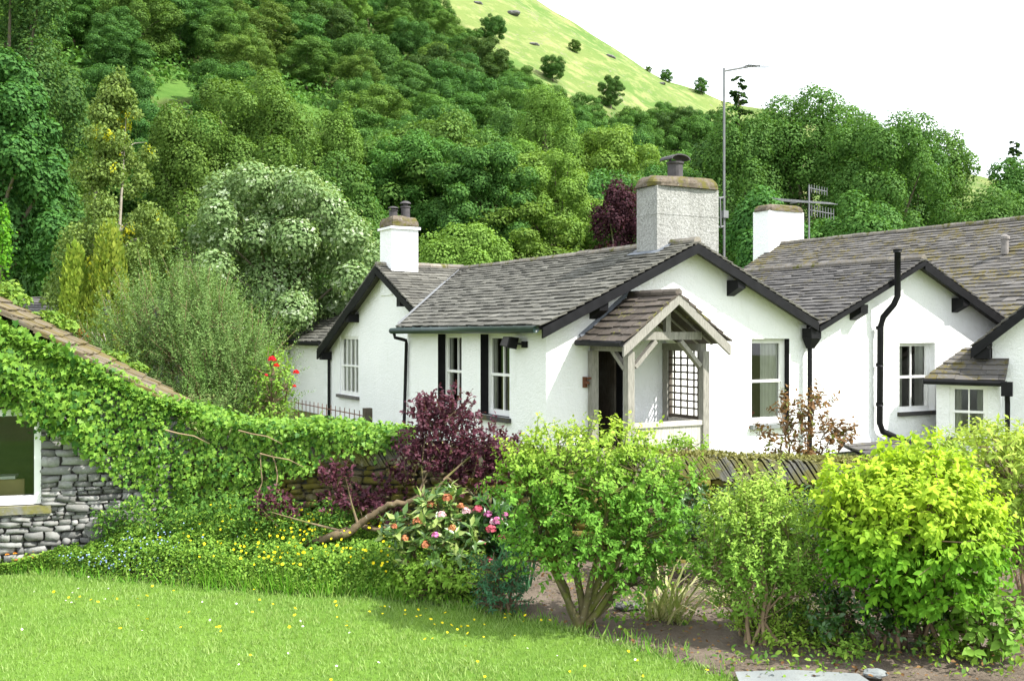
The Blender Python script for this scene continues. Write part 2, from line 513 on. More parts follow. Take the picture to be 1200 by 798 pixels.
def crown_blobs(rx, ry, rz, cz, nb, br=(.26, .42), flat=.75, low=-.55, power=.5):
    bl = []
    for i in range(nb):
        d = rdir(1)[0]
        if d[2] < low: d[2] = -d[2]
        k = .38 + .56 * random.random() ** power
        s = random.uniform(*br)
        bl.append((d[0] * rx * k, d[1] * ry * k, cz + d[2] * rz * k, rx * s, ry * s, rz * s * flat))
    bl.append((0, 0, cz - rz * .1, rx * .42, ry * .42, rz * .5))
    return bl


def limb_mesh(name, h, r, blobs, mat, start=.25, nl=9, lean=0.0, seg=7, trunks=1):
    mb = MB()
    top = max(b[2] for b in blobs)
    for q in range(trunks):
        ox, oy = (0, 0) if trunks == 1 else (random.uniform(-.5, .5), random.uniform(-.4, .4))
        pts = []
        for i in range(7):
            t = i / 6
            pts.append((ox + lean * t + random.uniform(-.5, .5) * r * (i > 0), oy + random.uniform(-.5, .5) * r * (i > 0), t * (top * .82)))
        mb.tube(pts, [r * (1.25 if i == 0 else 1) * (1 - .85 * i / 6) for i in range(7)], seg)
        pick = random.sample(list(blobs), min(nl, len(blobs)))
        for b in pick:
            t = random.uniform(start, .7)
            i = min(int(t * 6), 5); f = t * 6 - i
            p = Vector(pts[i]).lerp(Vector(pts[i + 1]), f)
            e = Vector(b[:3])
            if e.z < p.z: e.z = p.z + .2
            mdl = p.lerp(e, .5) + Vector((0, 0, (e - p).length * .1))
            mb.tube([p, mdl, e], [r * .42 * (1 - .6 * t), r * .26 * (1 - .5 * t), r * .07], 5)
    return mb.mesh(name, mat, True)


def crown_mesh(name, blobs, n, size, mat, tmpl=QUAD, upw=.5, rnd=.45, droop=.25, tone_p=0, wide=1.0, outl=.04, clump=0):
    P, O = blob_points(blobs, n, .62, 1.02)
    n = len(P)
    k = int(n * outl)
    P[:k] += O[:k] * (RNG.random((k, 1)) * size * 2.2)
    Nn = unit(O + np.array([0, 0, upw]) + rdir(n) * rnd)
    D = unit(np.cross(Nn, rdir(n)) - np.array([0, 0, droop]) + O * .35)
    S = size * (.6 + .7 * RNG.random(n))
    tone = (RNG.random(n) < tone_p).astype(float) if tone_p else None
    if clump and tone_p:
        tone = ((vnoise(P, clump, 3.0) + .35 * RNG.random(n)) > .42 - tone_p).astype(float)
    return leaves(name, P, D, Nn, S, tmpl, mat, 'mesh', tone, wide, soft=O)


def tree(name, label, px, D, top, wpx, leaf, n, size, bark='bark', group=None, base=None, depth=.9, nb=34,
         br=(.24, .40), cz=.58, rzf=.44, trunk=.045, flat=.75, wide=1.0, tone_p=0, outl=.05, clump=0, cat='tree', trunks=1, **kw):
    x = (px - 600) / F * D
    z0 = ground_z(x, D) - .1 if base is None else base
    H = EYE + (389 - top) / F * D - z0
    rx = wpx / F * D / 2
    bl = crown_blobs(rx, rx * depth, H * rzf, H * cz, nb, br, flat)
    hi = max(b[2] + b[5] for b in bl)
    s = H / hi
    bl = [(a, b, c * s, d, e, f_ * s) for a, b, c, d, e, f_ in bl]
    t = thing(name, label, cat, (x, D, z0), random.uniform(-.3, .3), group)
    link('trunk', limb_mesh('trunk', H, H * trunk * .6, bl, M[bark], trunks=trunks), t)
    link('crown', crown_mesh('crown', bl, n, size, L[leaf], wide=wide, tone_p=tone_p, outl=outl, clump=clump, **kw), t)
    return t


def conifer_mesh(h, r, n, size, mat, lean=.0, gaps=.0):
    """tiers of boughs round a leader, needles hung along each bough"""
    P, D, Nn = [], [], []
    mb = MB()
    mb.tube([(0, 0, 0), (0, 0, h * .5), (0, 0, h * .98)], [h * .022, h * .014, .015], 7)
    nbr = 170
    for i in range(nbr):
        t = .12 + .87 * (i / nbr) ** .9
        z = h * t
        ln = r * (1 - t) ** .8 * random.uniform(.35, 1.2) + .12
        a = i * 2.4 + random.uniform(-.4, .4)
        d = np.array([math.cos(a), math.sin(a), random.uniform(-.25, .3) - .2 * (1 - t)]); z += random.uniform(-.03, .03) * h
        m = max(6, int(n / nbr * (ln / r) * 1.9))
        s = RNG.random(m) ** .7
        side = np.array([-d[1], d[0], 0])
        wv = (RNG.random(m) - .5) * ln * .55 * (1.1 - s)
        p = np.array([0, 0, z]) + d * (s * ln)[:, None] + side * wv[:, None]
        p[:, 2] += -.22 * ln * s * s + (RNG.random(m) - .5) * .12 * ln
        P.append(p); D.append(d + side * (wv * 2 / ln)[:, None] + RNG.normal(size=(m, 3)) * .25 - np.array([0, 0, .2]))
        Nn.append(np.array([0, 0, 1.0]) + RNG.normal(size=(m, 3)) * .35)
        mb.tube([(0, 0, z), tuple(np.array([0, 0, z]) + d * ln * .9 + np.array([0, 0, -.18 * ln]))], [.02 + .004 * h * (1 - t), .01], 4)
    P, D, Nn = np.vstack(P), np.vstack(D), unit(np.vstack(Nn))
    me = leaves('crown', P, D, Nn, size * (.7 + .6 * RNG.random(len(P))), QUAD, mat, 'mesh', None, .8)
    return mb.mesh('trunk', M['bark'], True), me


def shrub(name, label, loc, blobs, ntwig, lpt, tlen, lsize, leaf, tmpl=OVAL, bark='bark_twig', stems=7, cat='shrub', srad=.018,
          updir=.5, outdir=.7, rnd=.35, tonef=None, spread=.12, group=None, rz=0.0, wide=1.0, lrand=.35, lo=.35, lateral=.9,
          keep=.45, droop=.25, twigs=140, flare=1.25):
    """stems from the base, twigs on the outer shells, leaves along the twigs"""
    t = thing(name, label, cat, loc, rz, group)
    P0, O = blob_points(blobs, ntwig, lo, 1.0, keep)
    n = len(P0)
    td = unit(O * outdir + np.array([0, 0, updir]) + RNG.normal(size=(n, 3)) * rnd)
    tl = tlen * (.5 + .8 * RNG.random(n))
    s = (np.arange(lpt) + RNG.random((n, lpt))) / lpt
    curve = s ** 2 * .25 * droop
    pos = P0[:, None, :] + td[:, None, :] * (s * tl[:, None])[:, :, None]
    pos[:, :, 2] -= curve * tl[:, None]
    sidev = unit(np.cross(td, rdir(n))); sidew = np.cross(td, sidev)
    ang = np.arange(lpt)[None, :] * 2.4 + RNG.random((n, 1)) * 6.28
    side = sidev[:, None, :] * np.cos(ang)[:, :, None] + sidew[:, None, :] * np.sin(ang)[:, :, None]
    ld = td[:, None, :] * .55 + side * lateral + RNG.normal(size=(n, lpt, 3)) * lrand - np.array([0, 0, droop])
    ld = ld.reshape(-1, 3)
    nn = unit(np.repeat(O, lpt, 0) * .6 + np.array([0, 0, .8]) + RNG.normal(size=(n * lpt, 3)) * .35)
    pos = pos.reshape(-1, 3)
    S = lsize * (.55 + .75 * RNG.random(n * lpt)) * (1.1 - .35 * s.reshape(-1))
    ok = pos[:, 2] + loc[2] > .03
    tone = None
    if tonef is not None: tone = np.clip(tonef(pos, s.reshape(-1)), 0, 1)[ok]
    tint = np.clip(np.repeat(RNG.random(n), lpt) * .5 + RNG.random(n * lpt) * .5, 0, 1)[ok]
    leaves('foliage', pos[ok], ld[ok], nn[ok], S[ok], tmpl, L[leaf], t, tone, wide, tint)
    mb = MB()
    nodes = []
    for i in range(stems):
        b = blobs[i % len(blobs)]
        e = Vector((b[0] + random.uniform(-.5, .5) * b[3], b[1] + random.uniform(-.5, .5) * b[4], b[2] + random.uniform(-.2, .5) * b[5]))
        p = Vector((random.uniform(-1, 1) * spread, random.uniform(-1, 1) * spread, 0))
        pts = []
        for k in range(6):
            q = k / 5
            v = p.lerp(e, q); v.x = p.x + (e.x - p.x) * q ** flare; v.y = p.y + (e.y - p.y) * q ** flare
            v += Vector((random.uniform(-1, 1), random.uniform(-1, 1), 0)) * .025 * (k > 0)
            pts.append(v)
        mb.tube(pts, [srad * (1 - .75 * k / 5) for k in range(6)], 6)
        nodes += [(v, srad * (1 - .75 * k / 5)) for k, v in enumerate(pts) if k > 0]
    NP = np.array([tuple(v) for v, r in nodes])
    for i in RNG.choice(n, min(twigs, n), replace=False):
        p = P0[i]
        j = int(np.argmin(((NP - p) ** 2).sum(1) + 4 * np.maximum(NP[:, 2] - p[2], 0)))
        a = nodes[j][0]; b = Vector(p); c = b + Vector(td[i]) * tl[i] * .8
        mid = a.lerp(b, .5) + Vector((0, 0, -.03 * (b - a).length))
        mb.tube([a, mid, b, c], [min(.007, nodes[j][1] * .6), .005, .004, .002], 4, cap=False)
    mb.build('stems', M[bark], t, True)
    return t


def stone_wall(name, fr, length, height, mats, holes=(), top=None, parent=None, hs=(.05, .13), ws=(.12, .42), proud=.05, size=1.0, depth=.22, two=True):
    """dry stone wall: rounded, jittered stones in rough courses on a dark core; fr=(origin, along, up, out)"""
    o, a, u, w = [np.array(v, dtype=float) for v in fr]
    g = np.array([-1, 0, 1.0])
    tv = np.array([(x, y, z) for x in g for y in g for z in g])
    nrm = (np.abs(tv) ** 7.0).sum(1) ** (1 / 7.0); nrm[nrm == 0] = 1
    tv = tv / nrm[:, None]
    idx = {(x, y, z): i for i, (x, y, z) in enumerate([(x, y, z) for x in (0, 1, 2) for y in (0, 1, 2) for z in (0, 1, 2)])}
    tf = []
    for ax in range(3):
        for side in (0, 2):
            for i in (0, 1):
                for j in (0, 1):
                    q = []
                    for di, dj in ((0, 0), (1, 0), (1, 1), (0, 1)):
                        c = [0, 0, 0]; c[ax] = side; c[(ax + 1) % 3] = i + di; c[(ax + 2) % 3] = j + dj
                        q.append(idx[tuple(c)])
                    tf.append(q if side == 2 else q[::-1])
    tf = np.array(tf)
    C, H = [], []
    z = 0.0
    while z < height:
        h = random.uniform(*hs) * size
        x = -random.uniform(0, .1)
        while x < length:
            wd = random.uniform(*ws) * size * (1.25 if h > .09 else 1)
            hh = h * random.choice([1, 1, .92, .8, 1.15])
            cx, cz = x + wd / 2, z + hh / 2
            skip = False
            for x0, x1, z0, z1 in holes:
                if z + h > z0 + .02 and z < z1 - .02:
                    if x0 <= x < x1: x = x1; skip = True
                    elif x < x0 < x + wd: wd = x0 - x
            if skip: continue
            if wd < .04: x += wd + .001; continue
            cx, cz = x + wd / 2, z + hh / 2
            ok = top is None or (cz + hh * .3 < top(cx))
            if ok and cx + wd / 2 < length + .12:
                C.append((cx, cz, random.uniform(-.4, 1) * proud)); H.append((wd / 2 * random.uniform(.95, 1.0), hh / 2 * random.uniform(.93, 1.05), random.uniform(.07, .1)))
            x += wd
        z += h * .97
    C, H = np.array(C), np.array(H)
    n = len(C)
    jit = 1 + RNG.normal(size=(n, 27, 3)) * .125
    loc = tv[None] * jit * np.stack([H[:, 0], H[:, 1], H[:, 2]], 1)[:, None, :]
    rot = RNG.normal(size=n) * .08
    lx = loc[:, :, 0] * np.cos(rot)[:, None] - loc[:, :, 1] * np.sin(rot)[:, None]
    lz = loc[:, :, 0] * np.sin(rot)[:, None] + loc[:, :, 1] * np.cos(rot)[:, None]
    V = o + (C[:, 0, None] + lx)[:, :, None] * a + (C[:, 1, None] + lz)[:, :, None] * u + (C[:, 2, None] - .05 + loc[:, :, 2])[:, :, None] * w
    T = (tf[None] + (np.arange(n) * 27)[:, None, None]).reshape(-1, 4)
    me = np_mesh(name, V.reshape(-1, 3), T, mats[0], {'tint': np.repeat(RNG.random(n), len(tf))}, True)
    return link(name, me, parent)


# ----------------------------------------------------------------- terrain
SKY_PX = [-1200, -600, -200, 0, 300, 500, 630, 700, 760, 840, 950, 1060, 1170, 1300, 1500, 2200]
SKY_PY = [-430, -420, -400, -360, -200, -75, -4, 40, 78, 121, 150, 180, 212, 245, 300, 345]
DR = 420.0


def ground_z(x, y):
    if y <= 40: return 0.0
    px = 600 + F * x / y
    py = float(np.interp(px, SKY_PX, SKY_PY))
    zs = EYE + (389 - py) / F * DR
    t = min((y - 40) / (DR - 40), 1.0)
    z = zs * t ** 1.6
    z += mnoise.noise(Vector((x * .02, y * .02, 0))) * 5 * t + mnoise.noise(Vector((x * .07, y * .07, 4))) * 1.6 * t
    if y > DR: z -= ((y - DR) / 120.0) ** 2 * 26
    return z


def screen(x, y, z): return 600 + F * x / y, 389 - (z - EYE) / y * F


EDGE_PX = [400, 480, 520, 590, 640, 690, 750, 800, 840, 870]
EDGE_PY = [-80, -25, 6, 66, 100, 122, 134, 140, 142, 150]


def wooded(px, py):
    return px < 880 and (px < 400 or py > np.interp(px, EDGE_PX, EDGE_PY))


MEADOWS = [(62, 66, 102, 128), (178, 84, 226, 112), (326, 112, 388, 152)]


def build_terrain():
    pxs = np.concatenate([np.linspace(-1100, -100, 26), np.linspace(-85, 1300, 120), np.linspace(1330, 2200, 22)])
    ds = np.concatenate([40 + (np.linspace(0, 1, 110) ** 1.25) * (DR - 40), np.linspace(DR + 8, DR + 170, 14)])
    V, wood, mead = [], [], []
    for d in ds:
        for p in pxs:
            x = (p - 600) / F * d
            z = ground_z(x, d)
            V.append((x, d, z))
            sx, sy = screen(x, d, z)
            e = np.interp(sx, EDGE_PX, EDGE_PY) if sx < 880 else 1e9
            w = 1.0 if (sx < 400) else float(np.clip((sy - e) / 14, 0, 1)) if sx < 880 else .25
            m = 0.0
            for x0, y0, x1, y1 in MEADOWS:
                if x0 - 6 < sx < x1 + 6 and y0 - 6 < sy < y1 + 6: m = 1.0
            if d < 60: m = 1.0
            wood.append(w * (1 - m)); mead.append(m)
    nx = len(pxs); T = []
    for j in range(len(ds) - 1):
        for i in range(nx - 1):
            a = j * nx + i
            T.append((a, a + 1, a + nx + 1, a + nx))
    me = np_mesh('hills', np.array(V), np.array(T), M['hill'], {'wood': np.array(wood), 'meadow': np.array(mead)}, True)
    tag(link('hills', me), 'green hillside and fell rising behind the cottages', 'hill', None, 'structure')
    mb = MB(); mb.face([(-90, -90, -.02), (90, -90, -.02), (90, 41, -.02), (-90, 41, -.02)])
    tag(mb.build('ground', M['yard']), 'garden and yard ground around the cottages', 'ground', None, 'structure')


build_terrain()

# -------------------------------------------------- lawn, soil bed and path
EDGE = [(-9.5, 10.55), (-5.1, 10.25), (-4.55, 10.15), (-3.7, 9.85), (-2.8, 9.55), (-1.95, 9.3), (-1.3, 9.25), (-.3, 8.83), (.27, 8.45),
        (.62, 8.05), (1.12, 7.55), (1.53, 7.04), (1.75, 6.3), (1.9, 5.0), (2.0, 2.0)]


def edge_y(x):  # the lawn lies this side of the edge
    return float(np.interp(x, [p[0] for p in EDGE], [p[1] for p in EDGE]))


mb = MB(); mb.face([(-9.5, -3, .004), (2.0, -3, .004)] + [(x, y, .004) for x, y in reversed(EDGE)])
tag(mb.build('lawn', M['lawn']), 'mown lawn', 'lawn', None, 'structure')
soil = np.array([[(x, y, 0.0) for x in np.linspace(-6, 8, 150)] for y in np.linspace(5.5, 11.2, 70)])
for r in soil:
    for p in r:
        inside = 1.0 if (p[1] > edge_y(p[0]) + .06 or p[0] > 2.0) else -1.0
        p[2] = -.015 if inside < 0 else .03 + .035 * mnoise.noise(Vector((p[0] * 3, p[1] * 3, 0))) + .02 * mnoise.noise(Vector((p[0] * 11, p[1] * 11, 2)))
ii = np.arange(150 * 70).reshape(70, 150)
Tq = np.stack([ii[:-1, :-1], ii[:-1, 1:], ii[1:, 1:], ii[1:, :-1]], -1).reshape(-1, 4)
tag(link('soil_bed', np_mesh('soil_bed', soil.reshape(-1, 3), Tq, M['soil'], None, True)), 'bare brown soil of the shrub bed', 'soil', None, 'structure')
mb = MB()
mb.face([(1.53, 7.02, .075), (1.95, 7.06, .075), (2.36, 6.98, .075), (2.42, 6.6, .075), (2.4, 5.2, .055), (1.5, 5.2, .055), (1.5, 6.6, .055)])
tag(mb.build('path', M['concrete']), 'strip of pale grey path', 'path', None, 'structure')


def rock(name, label, loc, r, mat, cat='stone', group=None, sq=(1, .8, .6)):
    bm = bmesh.new(); bmesh.ops.create_icosphere(bm, subdivisions=3, radius=1)
    sd = random.random() * 50
    for v in bm.verts:
        k = 1 + .30 * mnoise.noise(v.co * 1.3 + Vector((sd, 0, 0))) + .12 * mnoise.noise(v.co * 3.5 + Vector((sd, 3, 0)))
        v.co = Vector((v.co.x * sq[0], v.co.y * sq[1], v.co.z * sq[2])) * (r * k)
    me = bpy.data.meshes.new(name); bm.to_mesh(me); bm.free(); me.materials.append(mat)
    o = link(name, me, None, loc, random.uniform(0, 6)); tag(o, label, cat, group)
    return o


rock('paving_stone', 'pale broken paving stone lying at the corner of the path', (2.48, 7.0, .07), .075, M['concrete'], sq=(1.1, .9, .4))
rock('boulder', 'large pale lichened boulder at the foot of the shed wall', at(140, 618, 10.50), .27, M['stone'], sq=(1.25, .42, .6))
rock('stone', 'small flat grey stone on the soil beside the dry iris clump', (1.0, 8.75, .06), .09, M['stone'], sq=(1.5, .8, .4))

# lawn grass: blades within the stretch of lawn the camera can see
def lawn_grass():
    n = 190000
    y = 4.6 + (10.6 - 4.6) * RNG.random(n) ** .9
    x = (RNG.random(n) - .5) * 1.32 * y - .05 * y
    e = np.interp(x, [p[0] for p in EDGE], [p[1] for p in EDGE])
    ok = (y < e + .05 + .06 * RNG.random(n)) & (x < 2.0) & (x > -9)
    x, y, e = x[ok], y[ok], e[ok]; n = len(x)
    P = np.stack([x, y, np.full(n, .003)], 1)
    nz = vnoise(np.stack([x, y, x * 0], 1), 1.1); nf = vnoise(np.stack([x, y, x * 0], 1), 5.0, 9)
    near = np.exp(-np.maximum(e - y, 0) / .10)
    H = .034 * (.6 + .8 * RNG.random(n)) * (1 + .35 * nz + .35 * nf) * (1 + .6 * near)
    D = unit(np.stack([RNG.normal(size=n) * .42, RNG.normal(size=n) * .42, np.ones(n)], 1))
    tone = np.clip((nz * .5 + nf * .6) + .35 * RNG.random(n) - .1, 0, .8) * (RNG.random(n) < .55)
    tag(leaves('lawn_grass', P, D, rdir(n), H, BLADE, L['grass'], None, tone, .17), 'short bright green mown grass', 'grass', None, 'stuff')


lawn_grass()


def flower_heads(name, label, P, r, mat, stalk=None, kind='stuff', nrm=(0, -.25, 1), cat='flower'):
    n = len(P)
    Nn = unit(np.array(nrm) + RNG.normal(size=(n, 3)) * .35)
    D = unit(np.cross(Nn, rdir(n)))
    V, T, nf = leaf_np(P, D, Nn, r * (.7 + .6 * RNG.random(n)), PETAL5)
    o = link(name, np_mesh(name, V, T, L[mat], {'tint': np.repeat(RNG.random(n), nf), 'tone': np.zeros(n * nf)}))
    return tag(o, label, cat, None, kind)


def lawn_flowers():
    pts = []
    for cx, cy, s, k in ((-3.4, 9.1, .45, 26), (-1.0, 8.55, .4, 26), (-.35, 8.15, .35, 16), (-2.2, 8.6, .9, 22), (-.2, 7.6, 1.0, 22), (.4, 7.35, .5, 8),
                         (-3.2, 8.2, .6, 12), (.0, 8.4, .3, 12)):
        for i in range(int(k * .6)):
            x, y = random.gauss(cx, s), random.gauss(cy, s * .45)
            if y < edge_y(x) - .02: pts.append((x, y, .045 + random.random() * .03))
    flower_heads('buttercups', 'scattered yellow buttercups in the mown lawn', np.array(pts), .0125, 'yellow')
    pts = [(random.gauss(-4.0, .9), random.gauss(9.2, .5), .05) for i in range(26)] + [(random.uniform(-3, 1), random.uniform(7.2, 8.8), .045) for i in range(14)]
    pts = [p for p in pts if p[1] < edge_y(p[0])]
    flower_heads('daisies', 'tiny white daisies scattered in the lawn', np.array(pts), .009, 'white')


lawn_flowers()


# ------------------------------------------------------------ house toolkit
def V3(*a): return Vector(a)


X, Y, Z = V3(1, 0, 0), V3(0, 1, 0), V3(0, 0, 1)


def wall_panel(mb, o, a, nin, width, height, holes=(), reveal=.16, mi=0, rmi=0):
    """flat wall with openings (s0,s1,z0,z1); reveals run back along nin"""
    o, a, nin = Vector(o), Vector(a), Vector(nin)
    xs = sorted({0.0, width, *[h[0] for h in holes], *[h[1] for h in holes]})
    zs = sorted({0.0, height, *[h[2] for h in holes], *[h[3] for h in holes]})
    P = lambda s, z, d=0.0: o + a * s + Z * z + nin * d
    for i in range(len(xs) - 1):
        for j in range(len(zs) - 1):
            cx, cz = (xs[i] + xs[i + 1]) / 2, (zs[j] + zs[j + 1]) / 2
            if any(h[0] < cx < h[1] and h[2] < cz < h[3] for h in holes): continue
            mb.face([P(xs[i], zs[j]), P(xs[i + 1], zs[j]), P(xs[i + 1], zs[j + 1]), P(xs[i], zs[j + 1])], mi)
            mb.face([P(xs[i], zs[j], reveal), P(xs[i], zs[j + 1], reveal), P(xs[i + 1], zs[j + 1], reveal), P(xs[i + 1], zs[j], reveal)], mi)
    for s0, s1, z0, z1 in [h[:4] for h in holes]:
        for q in (((s0, z0), (s0, z1)), ((s0, z1), (s1, z1)), ((s1, z1), (s1, z0)), ((s1, z0), (s0, z0))):
            (sa, za), (sb, zb) = q
            mb.face([P(sa, za), P(sb, zb), P(sb, zb, reveal), P(sa, za, reveal)], rmi)


def slates(fr, width, length, mat, name, parent, e=(.20, .13), w=(.20, .36), clips=None, sag=.03, thick=.02, under=True, rag=.025):
    """courses of real slates; fr=(eave corner, along eave, up slope, normal)"""
    mb = MB(fr)
    if under: u_ = -.045 - sag; mb.face([(0, 0, u_), (width, 0, u_), (width, length, u_), (0, length, u_)], 0, .2)
    y = -.02; row = 0
    while y < length - .03:
        q = y / length
        ex = e[0] + (e[1] - e[0]) * q
        x = -random.uniform(0, .2)
        while x < width:
            wd = random.uniform(*w)
            x0, x1 = max(x, -.02), min(x + wd - .006, width + .02)
            if x1 - x0 > .03:
                yb = y + random.uniform(-1, 1) * rag; yt = min(y + ex * 1.7, length)
                zb, zt = .034 + random.uniform(0, .016), .004
                s = lambda xx, yy: -sag * math.sin(PI * min(max(xx / width, 0), 1)) * math.sin(PI * min(max(yy / length, 0), 1)) + .012 * mnoise.noise(Vector((xx * .9, yy * .9, 3)))
                t = min(1, max(0, random.gauss(.40, .15)))
                mb.hexa([(x0, yb, zb - thick + s(x0, yb)), (x1, yb, zb - thick + s(x1, yb)), (x1, yt, zt - thick + s(x1, yt)), (x0, yt, zt - thick + s(x0, yt)),
                         (x0, yb, zb + s(x0, yb)), (x1, yb + random.uniform(-1, 1) * rag * .4, zb + s(x1, yb)), (x1, yt, zt + s(x1, yt)), (x0, yt, zt + s(x0, yt))], 0, t)
            x += wd
        y += ex; row += 1
    return mb.build(name, mat, parent, False, clips)


def ridge_line(p0, p1, parent, mat='ridge', r=.085, seg=.42):
    mb = MB(); p0, p1 = Vector(p0), Vector(p1)
    n = max(1, int((p1 - p0).length / seg)); d = (p1 - p0) / n
    for i in range(n):
        a = p0 + d * (i + .01); b = p0 + d * (i + .99)
        dz = Vector((0, 0, random.uniform(-.012, .012)))
        mb.tube([a + dz, b + dz], r, 8)
    return mb.build('ridge', M[mat], parent, False)


def window(parent, o, a, nin, w, h, cols=2, rows=2, sash=True, mat='white', fw=.075, inset=.10, curtain=None, bars=.026, sill=None, sillmat='slate_dark', midrail=.5, label=None):
    """sash window: frame mesh with pane, sill and curtain beneath it. a=to the right seen from outside"""
    o, a, nin = Vector(o), Vector(a), Vector(nin)
    fr = (o + nin * inset, a, Z, nin)
    mb = MB(fr)
    mb.box((0, 0, 0), (fw, h, .07)); mb.box((w - fw, 0, 0), (w, h, .07))
    mb.box((fw, h - fw, 0), (w - fw, h, .07)); mb.box((fw, 0, -.012), (w - fw, fw * 1.3, .07))
    if sash:
        zm = h * midrail
        mb.box((fw, zm - .025, .006), (w - fw, zm + .025, .06))
        for z0, z1, dd in ((fw * 1.3, zm - .025, .03), (zm + .025, h - fw, .012)):
            mb.box((fw, z0, dd), (fw + .035, z1, dd + .035)); mb.box((w - fw - .035, z0, dd), (w - fw, z1, dd + .035))
    for i in range(1, cols):
        s = fw + (w - 2 * fw) * i / cols
        mb.box((s - bars / 2, fw, .016), (s + bars / 2, h - fw, .05))
    for j in range(1, rows):
        if sash and rows == 2: break
        z = fw + (h - 2 * fw) * j / rows
        mb.box((fw, z - bars / 2, .018), (w - fw, z + bars / 2, .048))
    f = mb.build('window', M[mat], parent)
    if label: f['label'] = label
    mb = MB(fr); mb.face([(fw, fw, .055), (w - fw, fw, .055), (w - fw, h - fw, .055), (fw, h - fw, .055)])
    mb.build('pane', M['glass'], f)
    if sill:
        mb = MB((o, a, Z, -nin)); mb.box((-sill, -.085, -inset + .01), (w + sill, -.004, .09)); mb.build('sill', M[sillmat], f)
    for c0, c1 in (curtain or []):
        n = 26; mbc = MB(fr); s0, s1 = w * c0, w * c1
        pts = [(s0 + (s1 - s0) * k / n, .085 + .02 * math.sin(k * 1.9 + c0 * 9) + .012 * math.sin(k * .7)) for k in range(n + 1)]
        for (xa, da), (xb, db) in zip(pts[:-1], pts[1:]):
            mbc.face([(xa, .05, da), (xb, .05, db), (xb, h, db), (xa, h, da)])
        mbc.build('curtain', M['curtain'], f, True)
    return f


def barge(mb, p0, p1, out, t=.045, hgt=.19):
    """board hanging below the verge from p0 to p1; out = outward normal"""
    p0, p1, out = Vector(p0), Vector(p1), Vector(out)
    mb.hexa([p0 - Z * hgt, p1 - Z * hgt, p1 - Z * hgt + out * t, p0 - Z * hgt + out * t, p0, p1, p1 + out * t, p0 + out * t])


def chimney(parent, lo, hi, mat, caph, capo, pots, capmat='cap', bands=(), bandmat=None):
    x0, y0, z0 = lo; x1, y1, z1 = hi
    mb = MB(); mb.box(lo, hi)
    for z, o, h in bands: mb.box((x0 - o, y0 - o, z), (x1 + o, y1 + o, z + h))
    c = mb.build('chimney', M[mat], parent)
    mb = MB()
    # ragged mossy cap: courses of lumpy stone that taper upward
    nz_ = 5; m_ = 26; sd_ = random.random() * 30
    w2, d2, cx_, cy_ = (x1 - x0) / 2 + capo, (y1 - y0) / 2 + capo, (x0 + x1) / 2, (y0 + y1) / 2
    rings_ = []
    for k in range(nz_ + 1):
        q = k / nz_; row = []
        for a in range(m_):
            th = 2 * PI * (a + .5) / m_; u_, v_ = math.cos(th), math.sin(th)
            e_ = 1 / (abs(u_) ** 7 + abs(v_) ** 7) ** (1 / 7)
            sh = 1 - .16 * q ** 3 + .05 * mnoise.noise(Vector((u_ * 3, v_ * 3, q * 2.5 + sd_)))
            row.append((cx_ + u_ * e_ * w2 * sh, cy_ + v_ * e_ * d2 * sh, z1 + .002 + caph * (q + (.16 * mnoise.noise(Vector((u_ * 2, v_ * 2, sd_))) if k else 0))))
        rings_.append(row)
    for k in range(nz_):
        for a in range(m_):
            b = (a + 1) % m_
            mb.face([rings_[k][a], rings_[k][b], rings_[k + 1][b], rings_[k + 1][a]], 0, mnoise.noise(Vector((a * .4, k * .6, sd_))) * .5 + .5)
    mb.face(rings_[-1], 0, .5)
    mb.build('cap', M[capmat], c)
    for px_, py_, r, h, m, cowl in pots:
        mb = MB(); zt = z1 + caph * .85
        mb.lathe((px_, py_, zt), [(r * 1.05, 0), (r * 1.05, h * .1), (r * .88, h * .16), (r * .86, h * .72), (r * 1.0, h * .78), (r * 1.0, h * .86), (r * .7, h * .88), (r * .1, h * .885)], 16)
        if cowl == 'hood':
            for sa in (-1, 1): mb.box((px_ + sa * r * .7 - .015, py_ - .02, zt + h * .8), (px_ + sa * r * .7 + .015, py_ + .02, zt + h * 1.0))
            pts = []
            for k in range(9):
                an = PI * k / 8
                pts.append((math.cos(an) * r * 1.25, math.sin(an) * r * .55))
            for (xa, za), (xb, zb) in zip(pts[:-1], pts[1:]):
                mb.hexa([(px_ + xa, py_ - r * 1.1, zt + h * .92 + za), (px_ + xb, py_ - r * 1.1, zt + h * .92 + zb), (px_ + xb, py_ + r * 1.1, zt + h * .92 + zb), (px_ + xa, py_ + r * 1.1, zt + h * .92 + za),
                         (px_ + xa * 1.1, py_ - r * 1.1, zt + h * .94 + za * 1.15), (px_ + xb * 1.1, py_ - r * 1.1, zt + h * .94 + zb * 1.15), (px_ + xb * 1.1, py_ + r * 1.1, zt + h * .94 + zb * 1.15), (px_ + xa * 1.1, py_ + r * 1.1, zt + h * .94 + za * 1.15)])
        elif cowl == 'dome':
            mb.lathe((px_, py_, zt + h * .9), [(r * .5, 0), (r * .5, h * .12), (r * 1.1, h * .13), (r * .95, h * .22), (r * .5, h * .3), (.005, h * .33)], 16)
        mb.build('chimney_pot', M[m], c, False)
    return c


